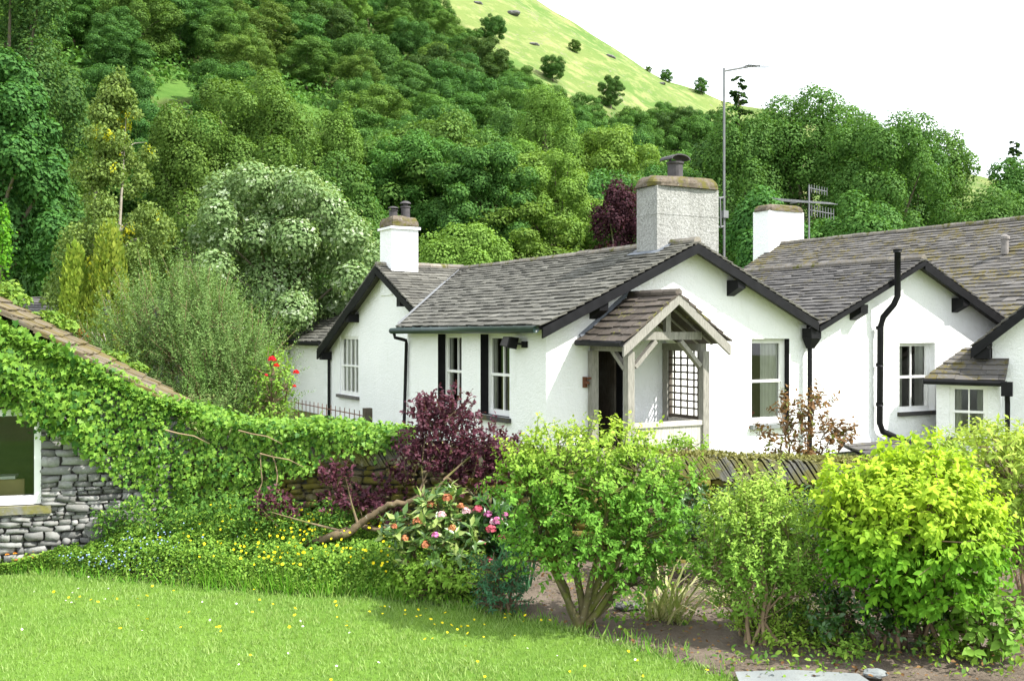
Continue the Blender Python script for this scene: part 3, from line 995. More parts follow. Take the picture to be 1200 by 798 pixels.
# ------------------------------------------------------------- main cottage
CX, CY, ROT = .567, 17.0, math.radians(29.53)
PITCH = .466
house = thing('white_cottage', 'white roughcast cottage with slate roof, timber porch and big grey chimney', 'cottage', (CX, CY, 0), ROT)
W1, ZR1, XM1 = 5.93, 4.0, 2.95
w1a = (1.24, 2.34, .88, 2.36); w1b = (3.12, 4.18, .88, 2.36)          # facade windows, distance back from the corner
gw = (4.52, 5.48, .66, 2.27); door = (1.0, 1.56, .06, 2.08)
mb = MB()
wall_panel(mb, (0, 5.7, 0), (0, -1, 0), (1, 0, 0), 5.7, 2.56, [(5.7 - h[1], 5.7 - h[0], h[2], h[3]) for h in (w1a, w1b)], .2, 0, 1)
wall_panel(mb, (0, 5.7, 0), (1, 0, 0), (0, -1, 0), .9, 2.56)
clipR = [((XM1, 0, ZR1 - .07), (-PITCH, 0, 1)), ((XM1, 0, ZR1 - .07), (PITCH, 0, 1))]
mb.build('facade_wall', [M['render'], M['black']], house)
mb = MB()
wall_panel(mb, (0, 0, 0), (1, 0, 0), (0, 1, 0), W1, 4.2, [gw, door], .2, 0, 1)
mb.build('gable_wall', [M['render'], M['black']], house, False, clipR)
mb = MB(); wall_panel(mb, (1.12, 8.6, 0), (1, 0, 0), (0, -1, 0), W1 - 1.12, 4.2); mb.build('gable_wall', M['render'], house, False, clipR)
# rooms behind the openings: plain plastered partitions, so the glass looks into a room
mb = MB()
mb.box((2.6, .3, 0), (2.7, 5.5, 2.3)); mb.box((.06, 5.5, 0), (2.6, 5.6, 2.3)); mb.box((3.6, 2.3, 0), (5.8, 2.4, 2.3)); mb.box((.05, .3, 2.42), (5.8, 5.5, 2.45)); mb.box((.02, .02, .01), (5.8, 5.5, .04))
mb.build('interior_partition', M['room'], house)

sl = math.sqrt(1 + PITCH ** 2)
upL = V3(1, 0, PITCH) / sl; nL = V3(-PITCH, 0, 1) / sl
upR = V3(-1, 0, PITCH) / sl; nR = V3(PITCH, 0, 1) / sl
vd = V3(-(9 - 5.65), 2.87 + .3, 0).normalized()                     # plan normal of the valley, pointing back
main_roof = slates((V3(-.27, -.32, ZR1 - PITCH * (XM1 + .27)), Y, upL, nL), 9.4, (XM1 + .27) * sl, M['slate'], 'roof', house, (.20, .13),
                   clips=[((-.3, 5.62, 0), vd)])
slates((V3(W1 + .02, 9.0, ZR1 - PITCH * (W1 + .02 - XM1)), -Y, upR, nR), 9.32, (W1 + .02 - XM1) * sl, M['slate'], 'roof', house, (.2, .13))
ridge_line((XM1, -.33, ZR1 + .02), (XM1, 9.0, ZR1 + .0), main_roof)
# verge boards, corbels and gutter
mb = MB()
for x0 in (-.27, W1 - .02):
    zf = ZR1 - PITCH * abs(x0 - XM1) - .035
    barge(mb, (x0, -.30, zf), (XM1, -.30, ZR1 - .035), -Y, .05, .17)
for x0 in (.95, XM1 + 1.05):
    zf = ZR1 - PITCH * abs(x0 - XM1) - .19
    mb.hexa([(x0 - .09, -.31, zf - .12), (x0 + .09, -.31, zf - .12), (x0 + .09, 0, zf - .26), (x0 - .09, 0, zf - .26), (x0 - .09, -.31, zf + .03), (x0 + .09, -.31, zf + .03), (x0 + .09, 0, zf + .03), (x0 - .09, 0, zf + .03)])
mb.build('bargeboard', M['black'], house)
mb = MB()
zg = ZR1 - PITCH * (XM1 + .33) - .03
mb.tube([(-.35, -.26, zg), (-.35, 5.75, zg - .02)], .062, 10)
for k in range(14): mb.box((-.30, .1 + k * .42, zg + .0), (0.0, .16 + k * .42, zg + .07))
mb.build('gutter', M['gutter'], house, True)
mb = MB()
mb.tube([(-.35, 5.62, zg - .04), (-.33, 5.6, zg - .16), (-.1, 5.55, zg - .22), (-.06, 5.62, zg - .3), (-.06, 5.76, 0.05)], .038, 8)
mb.build('downpipe', M['black'], house, True)
# shared valley hopper between the twin gables
mb = MB(); hx = W1 - .04
mb.box((hx - .13, -.30, 2.28), (hx + .13, -.06, 2.47)); mb.hexa([(hx - .05, -.2, 2.08), (hx + .05, -.2, 2.08), (hx + .05, -.08, 2.08), (hx - .05, -.08, 2.08), (hx - .13, -.3, 2.279), (hx + .13, -.3, 2.279), (hx + .13, -.06, 2.279), (hx - .13, -.06, 2.279)])
mb.tube([(hx, -.13, 2.1), (hx, -.13, .05)], .045, 8)
mb.build('rainwater_hopper', M['black'], house)
for h in (w1a, w1b):
    window(house, (0, h[1], h[2]), (0, -1, 0), (1, 0, 0), h[1] - h[0], h[3] - h[2], 2, 2, inset=.17, curtain=[(.05, .2)], sill=.06)
gwin = window(house, (gw[0], 0, gw[2]), (1, 0, 0), (0, 1, 0), gw[1] - gw[0], gw[3] - gw[2], 1, 2, inset=.13, fw=.085, curtain=[(.42, .9)], sill=.05, sillmat='concrete', label='one over one sash window with a grey curtain')
fl = MB()
for k in range(9): fl.lathe((gw[0] + .12 + random.random() * .25, .34 + random.random() * .06, gw[2] + .06 + random.random() * .14), [(.005, 0), (.035, .02), (.035, .05), (.005, .07)], 6)
fl.build('window_flower', L['crimson'], gwin)
# big chimney
chimney(house, (2.61, .4, 3.5), (4.06, 1.02, 5.07), 'render_grey', .2, .06, [(3.28, .72, .165, .40, 'pot', 'hood')], bands=[(4.55, .006, .02)])
mb = MB(); mb.hexa([(2.5, .32, 3.80), (4.0, .32, 3.6), (4.0, 1.2, 3.6), (2.5, 1.2, 3.80), (2.5, .32, 3.84), (2.95, .32, 4.05), (2.95, 1.2, 4.05), (2.5, 1.2, 3.84)])
mb.build('flashing', M['leaddark'], house)

# ------------------------------------------------------------------- porch
pm = MB()
px0, px1, pyf, pe = .92, 2.475, -1.06, 2.2
xm = (px0 + px1) / 2
PR, PE = 3.02, 2.24
pm.box((px0 - .05, pyf, pe - .12), (px0 + .07, -.01, pe)); pm.box((px1 - .07, pyf, pe - .12), (px1 + .05, -.01, pe))
pm.box((px0 + .08, pyf - .04, 2.27), (px1 - .08, pyf + .06, 2.40))                           # tie beam
pm.box((xm - .05, pyf - .03, 2.401), (xm + .05, pyf + .05, 2.9))                             # king post
for sx, s in ((px0 + .1, 1), (px1 - .1, -1)): pm.bar((sx, pyf, 1.83), (sx + s * .42, pyf, 2.25), .07, .1, (0, -1, 0))
for sx, s in ((px0, 1), (px1, -1)): pm.bar((sx, pyf + .1, 1.8), (sx, pyf + .45, 2.1), .07, .08, (1, 0, 0))
for y in (-.25, -.6, -.95):
    for x0 in (.64, 2 * xm - .64): pm.bar((x0, y, PE - .03), (xm, y, PR - .06), .05, .07, (0, 0, 1))
porch = pm.build('porch', M['wood'], house)
for x0, y0 in ((px0, pyf), (px1, pyf), (px0 - .03, -.075), (px1, -.08)):
    mb = MB(); mb.box((x0 - .065, y0 - .065, .02), (x0 + .065, y0 + .065, pe - .121)); mb.build('post', M['wood'], porch)
for s in (-1, 1):
    mb = MB(); x0 = xm + s * 1.10
    barge(mb, (x0, -1.32, PE - .06), (xm, -1.32, PR - .0), -Y, .05, .17); mb.build('porch_bargeboard', M['wood'], porch)
ps = (PR - PE) / 1.08; pl = math.sqrt(1 + ps * ps)
r1 = slates((V3(.62, -1.36, PE), Y, V3(1, 0, ps) / pl, V3(-ps, 0, 1) / pl), 1.36, 1.08 * pl, M['slate_brown'], 'porch_roof', porch, (.2, .17), (.24, .40), sag=.01, thick=.02)
slates((V3(2 * xm - .62, -.0, PE), -Y, V3(-1, 0, ps) / pl, V3(ps, 0, 1) / pl), 1.36, 1.08 * pl, M['slate_brown'], 'porch_roof', porch, (.2, .17), (.24, .40), sag=.01, thick=.02)
mb = MB()
for k in range(4): mb.tube([(xm, -1.36 + k * .34, PR + .02), (xm, -1.03 + k * .34, PR + .025)], .07, 8)
mb.build('porch_ridge', M['slate_brown'], porch)
mb = MB(); mb.bar((.66, -.02, PE + .09), (xm, -.02, PR + .09), .04, .06); mb.build('porch_flashing', M['leaddark'], porch)
mb = MB(); mb.tube([(.58, -1.34, PE - .03), (.58, -.03, PE - .02)], .05, 8); mb.build('porch_gutter', M['black'], porch)
# boarded front, rail
mb = MB()
k = px0 + .11
while k < px1 - .1:
    mb.box((k, pyf - .02, .1), (min(k + .125, px1 - .07), pyf + .02, .84)); k += .13
mb.box((px0 + .07, pyf - .05, .841), (px1 - .07, pyf + .05, .92))
mb.build('boarded_panel', M['wood_grey'], porch)
# trellis on the far side, with its sill
mb = MB()
y0, y1, z0, z1 = pyf + .08, -.10, .97, 2.07
for (a, b) in (((px1 - .03, y0, z0), (px1 + .03, y0 + .06, z1)), ((px1 - .03, y1 - .06, z0), (px1 + .03, y1, z1)),
               ((px1 - .03, y0, z1 + .001), (px1 + .03, y1, z1 + .06)), ((px1 - .03, y0, z0 - .06), (px1 + .03, y1, z0 - .001))): mb.box(a, b)
for i in range(1, 5):
    y = y0 + (y1 - y0) * i / 5; mb.box((px1 - .012, y - .014, z0), (px1 + .004, y + .014, z1))
for j in range(1, 9):
    z = z0 + (z1 - z0) * j / 9; mb.box((px1 - .03, y0 + .06, z - .014), (px1 - .013, y1 - .06, z + .014))
mb.build('trellis', M['wood_dark'], porch)
mb = MB(); mb.box((px1 - .05, pyf + .07, .84), (px1 + .05, -.16, .90))
k = pyf + .08
while k < -.2: mb.box((px1 - .02, k, .1), (px1 + .02, k + .12, .839)); k += .125
mb.build('side_panel', M['wood_grey'], porch)
mb = MB(); mb.box((px0 - .1, pyf - .1, -.02), (px1 + .1, -.001, .05)); mb.build('porch_floor', M['coping'], porch)
mb = MB(); mb.box((door[1] + .001, -.02, door[2]), (door[1] + .10, .1, door[3] + .06)); mb.box((door[0] + .01, -.02, door[3] + .001), (door[1], .1, door[3] + .06))
df = mb.build('door_frame', M['white'], house)
mb = MB(); mb.box((door[1] - .03, .21, door[2]), (door[1] + .02, .95, door[3])); mb.build('door', M['wood_dark'], df)
mb = MB(); mb.box((px0 - .20, -.04, 1.46), (px0 - .125, -.002, 1.64)); mb.box((px0 - .19, -.12, 1.52), (px0 - .135, -.041, 1.57)); mb.bar((px0 - .16, -.09, 1.62), (px0 - .04, -.11, 1.62), .03, .03)
tag(mb.build('boot_hook', M['rust'], None), 'small rusty iron bracket on the wall left of the porch post', 'bracket')
o = bpy.data.objects['boot_hook']; o.location = (CX, CY, 0); o.rotation_euler = (0, 0, ROT)

# outside lamp on the facade
lamp = thing('wall_light', 'black outdoor security lamp fixed to the facade right of the sash windows', 'lamp', (CX, CY, 0), ROT)
mb = MB(); mb.box((-.05, .60, 2.13), (-.002, .74, 2.24)); mb.tube([(-.05, .67, 2.19), (-.13, .72, 2.20), (-.2, .82, 2.24)], .02, 8)
mb.build('bracket', M['black'], lamp)
mb = MB()
mb.hexa([(-.30, .78, 2.14), (-.12, .78, 2.10), (-.12, 1.06, 2.12), (-.30, 1.06, 2.17), (-.26, .74, 2.32), (-.08, .76, 2.30), (-.08, 1.0, 2.30), (-.26, 1.0, 2.32)])
mb.build('lamp_housing', M['black'], lamp)
mb = MB(); mb.face([(-.302, .80, 2.15), (-.302, 1.04, 2.18), (-.272, .98, 2.31), (-.272, .77, 2.31)]); mb.build('lens', M['pot'], lamp)

# --------------------------------------------------------------- left wing
wing = thing('cottage_wing', 'white gabled wing with steep black bargeboard and twin potted chimney', 'house', (CX, CY, 0), ROT)
XG, YR, ZRW, SR, SLF = .9, 9.0, 4.03, .47, .49
ww = (10.95, 12.35, .70, 2.28)
mb = MB()
wall_panel(mb, (XG, 13.2, 0), (0, -1, 0), (1, 0, 0), 7.5, 4.3, [(13.2 - ww[1], 13.2 - ww[0], ww[2], ww[3])], .14)
wall_panel(mb, (XG, 13.2, 0), (1, 0, 0), (0, -1, 0), 6, 4.3)
mb.build('wall', M['render'], wing, False, [((0, YR, ZRW - .06), (0, -SR, 1)), ((0, YR, ZRW - .06), (0, SLF, 1))])
l1, l2 = math.sqrt(1 + SR * SR), math.sqrt(1 + SLF * SLF)
wr = slates((V3(6.5, 5.3, ZRW - SR * (YR - 5.3)), -X, V3(0, 1, SR) / l1, V3(0, -SR, 1) / l1), 5.9, (YR - 5.3) * l1, M['slate'], 'roof', wing, (.2, .14),
            clips=[((-.3, 5.62, 0), -vd)])
slates((V3(.6, 13.35, ZRW - SLF * 4.35), X, V3(0, -1, SLF) / l2, V3(0, SLF, 1) / l2), 5.9, 4.35 * l2, M['slate'], 'roof', wing, (.2, .14))
ridge_line((.6, YR, ZRW + .02), (3.0, YR, ZRW + .02), wr)
mb = MB()
barge(mb, (.62, 13.35, ZRW - SLF * 4.35 - .03), (.62, YR, ZRW - .03), -X, .05, .24)
barge(mb, (.62, 6.5, ZRW - SR * 2.5 - .03), (.62, YR, ZRW - .03), -X, .05, .16)
for yy, zz in ((11.0, ZRW - SLF * 2.0 - .3), (13.1, ZRW - SLF * 4.1 - .3), (7.6, ZRW - SR * 1.4 - .28)):
    mb.box((.60, yy - .1, zz - .1), (.9, yy + .1, zz + .12))
mb.build('bargeboard', M['black'], wing)
mb = MB()
for k in range(24):
    q = k / 23; a = V3(-.22, 5.7, 0).lerp(V3(2.85, 8.95, 0), q)
    if k == 0: prev = a; continue
    zf = lambda p: ZR1 - PITCH * (XM1 - p.x) + .05
    nrm2 = V3(vd.x, vd.y, 0) * .035
    A, B = prev, a
    mb.face([(A - nrm2) + Z * zf(A), (A + nrm2) + Z * zf(A), (B + nrm2) + Z * zf(B), (B - nrm2) + Z * zf(B)]); prev = a
mb.build('valley_flashing', M['lead'], wing)
window(wing, (XG, ww[1], ww[2]), (0, -1, 0), (1, 0, 0), ww[1] - ww[0], ww[3] - ww[2], 4, 2, inset=.04, bars=.05, sill=.08, curtain=[(.05, .5), (.5, .95)], label='four light white window')
c = chimney(wing, (.86, 8.6, 3.3), (1.56, 9.35, 4.98), 'render', .24, .05, [(1.06, 8.98, .12, .26, 'pot', 'dome'), (1.36, 8.92, .13, .38, 'pot', 'dome')], bands=[(4.91, .05, .06)])
mb = MB(); mb.tube([(.84, 13.08, 1.75), (.84, 13.08, .05)], .04, 8); mb.build('downpipe', M['black'], wing)

# extension beyond the wing
ext = thing('rear_extension', 'low white extension with plain slate roof beyond the gabled wing', 'house', (CX, CY, 0), ROT)
mb = MB(); wall_panel(mb, (XG + .06, 17.9, 0), (0, -1, 0), (1, 0, 0), 4.69, 2.16); wall_panel(mb, (XG + .06, 17.9, 0), (1, 0, 0), (0, -1, 0), 6, 3.4)
mb.build('wall', M['render'], ext, False, [((3.9, 0, 3.7), (-.52, 0, 1)), ((3.9, 0, 3.7), (.52, 0, 1))])
l3 = math.sqrt(1 + .52 ** 2)
er = slates((V3(.72, 12.9, 2.12), Y, V3(1, 0, .52) / l3, V3(-.52, 0, 1) / l3), 5.2, 3.2 * l3, M['slate'], 'roof', ext, (.2, .14))
slates((V3(7.1, 18.1, 2.12), -Y, V3(-1, 0, .52) / l3, V3(.52, 0, 1) / l3), 5.2, 3.2 * l3, M['slate'], 'roof', ext, (.2, .14))
ridge_line((3.92, 12.9, 3.8), (3.92, 18.1, 3.8), er)
mb = MB(); mb.tube([(.66, 13.3, 2.06), (.66, 18.1, 2.06)], .06, 8); mb.build('gutter', M['black'], ext)
# terracotta pot beyond the ridge, on its own small stack
rs = thing('rear_chimney_stack', 'small stack with terracotta pot peeping over the main ridge', 'chimney', (CX, CY, 0), ROT)
mb = MB(); mb.box((4.7, 11.0, 0), (5.3, 11.6, 4.02)); mb.build('stack', M['render_grey'], rs)
mb = MB(); mb.lathe((4.95, 11.3, 4.02), [(.17, 0), (.155, .08), (.15, .22), (.19, .24), (.19, .3), (.13, .31), (.12, .1)], 16); mb.build('chimney_pot', M['clay'], rs)

# ------------------------------------------------------ right hand cottage
twin = thing('neighbour_cottage', 'white gabled cottage with tall black soil pipe up its wall', 'cottage', (CX, CY, 0), ROT)
X2, ZR2, P2 = 8.97, 3.9, .455
tw = (8.58, 9.69, .74, 2.17)
mb = MB()
wall_panel(mb, (W1, .004, 0), (1, 0, 0), (0, 1, 0), 6.1, 4.2, [(tw[0] - W1, tw[1] - W1, tw[2], tw[3])], .2)
clip2 = [((X2, 0, ZR2 - .07), (-P2, 0, 1)), ((X2, 0, ZR2 - .07), (P2, 0, 1))]
mb.build('wall', M['render'], twin, False, clip2)
mb = MB(); wall_panel(mb, (W1, 8.61, 0), (1, 0, 0), (0, -1, 0), 6.1, 4.2); mb.build('wall', M['render'], twin, False, clip2)
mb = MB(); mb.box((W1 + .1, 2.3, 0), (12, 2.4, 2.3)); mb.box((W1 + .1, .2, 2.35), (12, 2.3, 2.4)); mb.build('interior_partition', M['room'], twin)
l4 = math.sqrt(1 + P2 * P2)
tr_ = slates((V3(W1 + .03, -.3, ZR2 - P2 * (X2 - W1 - .03)), Y, V3(1, 0, P2) / l4, V3(-P2, 0, 1) / l4), 9.1, (X2 - W1 - .03) * l4, M['slate_dark'], 'roof', twin, (.2, .13))
slates((V3(12.05, 8.8, ZR2 - P2 * (12.05 - X2)), -Y, V3(-1, 0, P2) / l4, V3(P2, 0, 1) / l4), 9.1, (12.05 - X2) * l4, M['slate_dark'], 'roof', twin, (.2, .13))
ridge_line((X2, -.3, ZR2 + .02), (X2, 8.8, ZR2 + .02), tr_)
mb = MB()
for x0 in (W1 + .03, 12.05): barge(mb, (x0, -.28, ZR2 - P2 * abs(x0 - X2) - .035), (X2, -.28, ZR2 - .035), -Y, .05, .18 if x0 > 9 else .1)
for x0 in (X2 - 1.75, X2 + 1.35):
    zf = ZR2 - P2 * abs(x0 - X2) - .19
    mb.hexa([(x0 - .1, -.29, zf - .14), (x0 + .1, -.29, zf - .14), (x0 + .1, 0, zf - .28), (x0 - .1, 0, zf - .28), (x0 - .1, -.29, zf + .03), (x0 + .1, -.29, zf + .03), (x0 + .1, 0, zf + .03), (x0 - .1, 0, zf + .03)])
mb.build('bargeboard', M['black'], twin)
window(twin, (tw[0], 0, tw[2]), (1, 0, 0), (0, 1, 0), tw[1] - tw[0], tw[3] - tw[2], 2, 2, inset=.15, fw=.07, curtain=[(.05, .3), (.68, .95)], sill=.06)
mb = MB()
sx = 7.92
mb.tube([(sx + .1, -.42, 4.05), (sx + .1, -.42, 3.12), (sx + .06, -.36, 2.95), (sx - .06, -.2, 2.7), (sx - .07, -.14, 2.5), (sx - .07, -.12, .55), (sx + .02, -.12, .38), (sx + .9, -.16, .05), (sx + 1.1, -.16, -.1)], .062, 10)
for z in (.9, 1.7, 2.45): mb.tube([(sx - .07, -.12, z), (sx - .07, -.12, z + .07)], .075, 10)
mb.tube([(sx + .1, -.42, 4.0), (sx + .1, -.42, 4.06)], .085, 10)
mb.build('soil_pipe', M['black'], twin, True)

# long mossy roof range behind
rng_ = thing('rear_range', 'long white range with a big moss patched slate roof behind the gables', 'house', (CX, CY, 0), ROT)
X3, ZR3, P3 = 17.0, 5.46, .56
l5 = math.sqrt(1 + P3 * P3)
for y_ in (12.0, -1.6):
    mb = MB(); wall_panel(mb, (12.1, y_, 0), (1, 0, 0), (0, 1, 0), 9.8, 5.6); mb.build('wall', M['render'], rng_, False, [((X3, 0, ZR3 - .07), (-P3, 0, 1)), ((X3, 0, ZR3 - .07), (P3, 0, 1))])
rr = slates((V3(12.0, -1.9, ZR3 - P3 * 5), Y, V3(1, 0, P3) / l5, V3(-P3, 0, 1) / l5), 14.1, 5 * l5, M['slate_moss'], 'roof', rng_, (.24, .15), (.22, .42), sag=.09)
slates((V3(22.0, 12.2, ZR3 - P3 * 5), -Y, V3(-1, 0, P3) / l5, V3(P3, 0, 1) / l5), 14.1, 5 * l5, M['slate_moss'], 'roof', rng_, (.24, .15), (.22, .42), sag=.09)
ridge_line((X3, -1.9, ZR3 + .02), (X3, 12.2, ZR3 + .02), rr)
chimney(rng_, (16.4, 12.0, 3.5), (18.05, 12.8, 6.62), 'render', .22, .05, [(16.9, 12.4, .14, .05, 'potpale', None), (17.6, 12.4, .14, .05, 'potpale', None)])
mb = MB(); mb.lathe((15.2, 2.2, 4.4), [(.09, 0), (.09, .38), (.12, .39), (.12, .46), (.05, .5)], 12); mb.build('roof_vent', M['potpale'], rng_)

# right hand wing set askew, with the little bay in its corner
QX, QY, QR = 9.85, 21.0, math.atan2(-.507, .862)
rw = thing('askew_wing', 'white gable end with black bargeboard at the far right edge', 'house', (QX, QY, 0), QR)
P4, ZE4 = .85, 2.1
mb = MB(); wall_panel(mb, (0, 0, 0), (1, 0, 0), (0, 1, 0), 5.0, 4.6); wall_panel(mb, (0, 4, 0), (0, -1, 0), (1, 0, 0), 4.0, 2.3)
zr4 = ZE4 + P4 * 2.85
mb.build('wall', M['render'], rw, False, [((2.5, 0, zr4 - .06), (-P4, 0, 1)), ((2.5, 0, zr4 - .06), (P4, 0, 1))])
l6 = math.sqrt(1 + P4 * P4)
slates((V3(-.35, -.32, ZE4), Y, V3(1, 0, P4) / l6, V3(-P4, 0, 1) / l6), 4.4, 2.85 * l6, M['slate_moss'], 'roof', rw)
slates((V3(5.35, 4.08, ZE4), -Y, V3(-1, 0, P4) / l6, V3(P4, 0, 1) / l6), 4.4, 2.85 * l6, M['slate_moss'], 'roof', rw)
mb = MB()
for x0 in (-.37, 5.37): barge(mb, (x0, -.3, ZE4 - .03), (2.5, -.3, zr4 - .03), -Y, .05, .22)
mb.box((-.33, -.28, ZE4 - .24), (-.02, -.02, ZE4 - .02))
mb.build('bargeboard', M['black'], rw)
bay = thing('bay_window', 'little lean-to bay with slate roof, black gutter and curtained window', 'bay', (QX, QY, 0), QR)
bw = (-.74, -.02, .27, 1.30)
mb = MB(); wall_panel(mb, (-.99, -.585, -.4), (1, 0, 0), (0, 1, 0), 1.18, 1.85, [(bw[0] + .99, bw[1] + .99, bw[2] + .4, bw[3] + .4)], .08)
wall_panel(mb, (-.99, 1.2, -.4), (0, -1, 0), (1, 0, 0), 1.785, 1.85); wall_panel(mb, (.19, -.585, -.4), (0, 1, 0), (-1, 0, 0), .58, 1.85)
mb.build('wall', M['render'], bay)
bl = math.sqrt(1 + .5 ** 2)
slates((V3(-1.17, -.78, 1.43), X, V3(0, 1, .5) / bl, V3(0, -.5, 1) / bl), 1.46, 1.28 * bl, M['slate_moss'], 'roof', bay, (.22, .2), (.25, .5), clips=[((-1.2, -.78, 0), (-1.0, .5, 0))], sag=0)
mb = MB(); mb.tube([(-1.2, -.83, 1.39), (.34, -.83, 1.38)], .055, 8); mb.box((.24, -.92, 1.14), (.44, -.72, 1.42)); mb.tube([(.34, -.8, 1.2), (.34, -.72, 1.0), (.34, -.72, .35), (.55, -.72, .1), (.55, -.72, -.1)], .05, 8)
mb.build('gutter', M['black'], bay)
window(bay, (bw[0], -.585, bw[2]), (1, 0, 0), (0, 1, 0), bw[1] - bw[0], bw[3] - bw[2], 2, 2, inset=.03, fw=.06, curtain=[(.05, .3), (.7, .95)], sill=.05)
# low slated lean-to against the gable foot
lt = thing('low_outhouse', 'low slate roofed outhouse at the foot of the white gables', 'outhouse', (CX, CY, 0), ROT)
mb = MB(); mb.box((6.9, -.9, -.3), (8.6, -.35, -.02)); mb.build('wall', M['render_grey'], lt)
slates((V3(6.8, -1.05, -.10), X, V3(0, 1, .3) / 1.044, V3(0, -.3, 1) / 1.044), 1.9, .98, M['slate_dark'], 'roof', lt, (.2, .2), sag=0)

# ------------------------------------------------------ aerials and railing
am = thing('aerial_mast', 'tall thin galvanised aerial mast strapped to the big grey chimney', 'aerial', (CX, CY, 0), ROT)
mx, my = 4.46, .7
mb = MB(); mb.tube([(mx, my, 3.45), (mx, my, 7.50)], .023, 8); mb.build('mast', M['metal'], am)
mb = MB(); mb.tube([(mx, my, 7.44), (mx + .62, my - .05, 7.60)], .022, 6); mb.tube([(mx + .5, my - .04, 7.57), (mx + .86, my - .06, 7.64)], .016, 6)
for k in range(12):
    q = .5 + k * .055; mb.tube([(mx + q, my - .16, 7.55 + q * .09), (mx + q, my + .08, 7.55 + q * .09)], .006 if k > 3 else .012, 4)
mb.build('yagi', M['metal'], am)
mb = MB()
for z in (4.42, 4.98): mb.tube([(4.06, my, z), (mx - .1, my, z), (mx, my, z + .02)], .02, 6)
mb.tube([(mx - .1, my - .02, 4.42), (mx - .12, my - .02, 4.98)], .015, 6); mb.box((mx - .06, my - .06, 4.6), (mx + .06, my + .06, 4.74))
mb.build('clamp', M['metal'], am)
ta = thing('tv_aerial', 'many pronged television aerial beside the rear white chimney', 'aerial', (CX, CY, 0), ROT)
mx, my = 18.2, 11.9
mb = MB(); mb.tube([(mx, my, 4.6), (mx, my, 7.6)], .03, 6); mb.build('mast', M['metal'], ta)
for zb, ln, n_, sp in ((7.5, .62, 8, .14), (6.72, .95, 10, .20)):
    mb = MB(); mb.tube([(mx, my, zb), (mx + ln, my - .25, zb - .12)], .02, 5)
    for k in range(n_):
        q = k / (n_ - 1)
        p = V3(mx + ln * q, my - .25 * q, zb - .12 * q); mb.tube([p - Z * sp, p + Z * sp], .011, 4)
    mb.build('yagi', M['metal'], ta)
mb = MB()
for k in range(4): mb.tube([(mx - 1.35, my + .15 * k, 6.95 + .05 * k), (mx + 1.1, my + .1 * k - .3, 6.95 + .03 * k)], .012, 4)
mb.tube([(mx - .3, my, 7.0), (mx - .3, my + .6, 7.0)], .02, 5)
mb.build('dipole', M['metal'], ta)
rail = thing('iron_railing', 'low rusty iron railing in front of the gabled wing', 'railing', (CX, CY, 0), ROT)
mb = MB(); mb.tube([(-.9, 5.9, .62), (-.9, 11.0, .62)], .012, 5)
for k in range(18): mb.tube([(-.9, 5.9 + k * .3, 0), (-.9, 5.9 + k * .3, .72)], [.012, .009], 5)
mb.build('bars', M['rust'], rail)
mb = MB(); mb.box((-.98, 5.65, 0), (-.82, 5.81, .8)); mb.build('post', M['wood_dark'], rail)

# ----------------------------------------------------------- stone shed
SY = 10.75
SR_ = math.radians(17); SOX, SOY = -3.55 - 1.95 * math.cos(SR_), 10.75 - 1.95 * math.sin(SR_)
shed = thing('stone_shed', 'grey dry stone shed with mossy slate verge and white framed window', 'shed', (SOX, SOY, 0), SR_)
XA, ZA, SS = -2.2, 4.10, .6                                       # ridge position, height and slope of the shed (local x)


def shed_top(x): return ZA - SS * abs(x - XA) - .12


swin = (-1.4, .67, .66, 1.62)   # local x range of window
stone_wall('wall', ((-5.6, 0, 0), (1, 0, 0), (0, 0, 1), (0, -1, 0)), 7.6, 4.0, [M['stone']], [(swin[0] + 5.6, swin[1] + 5.6, swin[2] - .03, swin[3] + .03)],
           lambda s: shed_top(s - 5.6), shed, hs=(.035, .10), ws=(.06, .25), proud=.022)
mb = MB()
wall_panel(mb, (-5.6, .02, 0), (1, 0, 0), (0, 1, 0), 7.55, 4.2, [(swin[0] + 5.6, swin[1] + 5.6, swin[2], swin[3])], .25)
wall_panel(mb, (-5.6, 1.9, 0), (1, 0, 0), (0, -1, 0), 7.55, 4.2); wall_panel(mb, (1.95, .02, 0), (0, 1, 0), (-1, 0, 0), 1.88, 1.6)
mb.build('wall_core', M['gap'], shed, False, [((XA, 0, ZA - .1), (-SS, 0, 1)), ((XA, 0, ZA - .1), (SS, 0, 1))])
l7 = math.sqrt(1 + SS * SS)
slates((V3(2.05, 2.05, ZA - SS * (2.05 - XA)), -Y, V3(-1, 0, SS) / l7, V3(SS, 0, 1) / l7), 2.12, (2.05 - XA) * l7, M['shed_roof'], 'roof', shed, (.2, .16), (.2, .4), thick=.025, sag=.02)
slates((V3(-6.5, -.05, ZA - SS * (XA + 6.5)), Y, V3(1, 0, SS) / l7, V3(-SS, 0, 1) / l7), 2.12, (XA + 6.5) * l7, M['shed_roof'], 'roof', shed, (.26, .2), (.3, .55), thick=.025, sag=.02)
sw = window(shed, (swin[0], -.02, swin[2]), (1, 0, 0), (0, 1, 0), swin[1] - swin[0], swin[3] - swin[2], 2, 1, False, inset=.04, fw=.065, bars=.05)
mb = MB(); mb.box((swin[0] - .15, -.07, swin[3] + .03), (swin[1] + .25, .1, swin[3] + .13)); mb.build('lintel', M['coping'], sw)
mb = MB(); mb.box((swin[0] - .1, -.06, swin[2] - .09), (swin[1] + .1, .02, swin[2] - .01)); mb.build('sill', M['coping'], sw)
mb = MB(); mb.box((swin[0], .45, .5), (swin[1] - .22, .5, .86), 0); mb.box((swin[0], .40, .87), (swin[1] - .30, .6, .9), 1)
bx_ = mb.build('workbench', [plain('pale_plywood', (.50, .38, .18), .7, .2, .15, 4), M['white']]); bx_.location = (SOX, SOY, 0); bx_.rotation_euler = (0, 0, SR_)
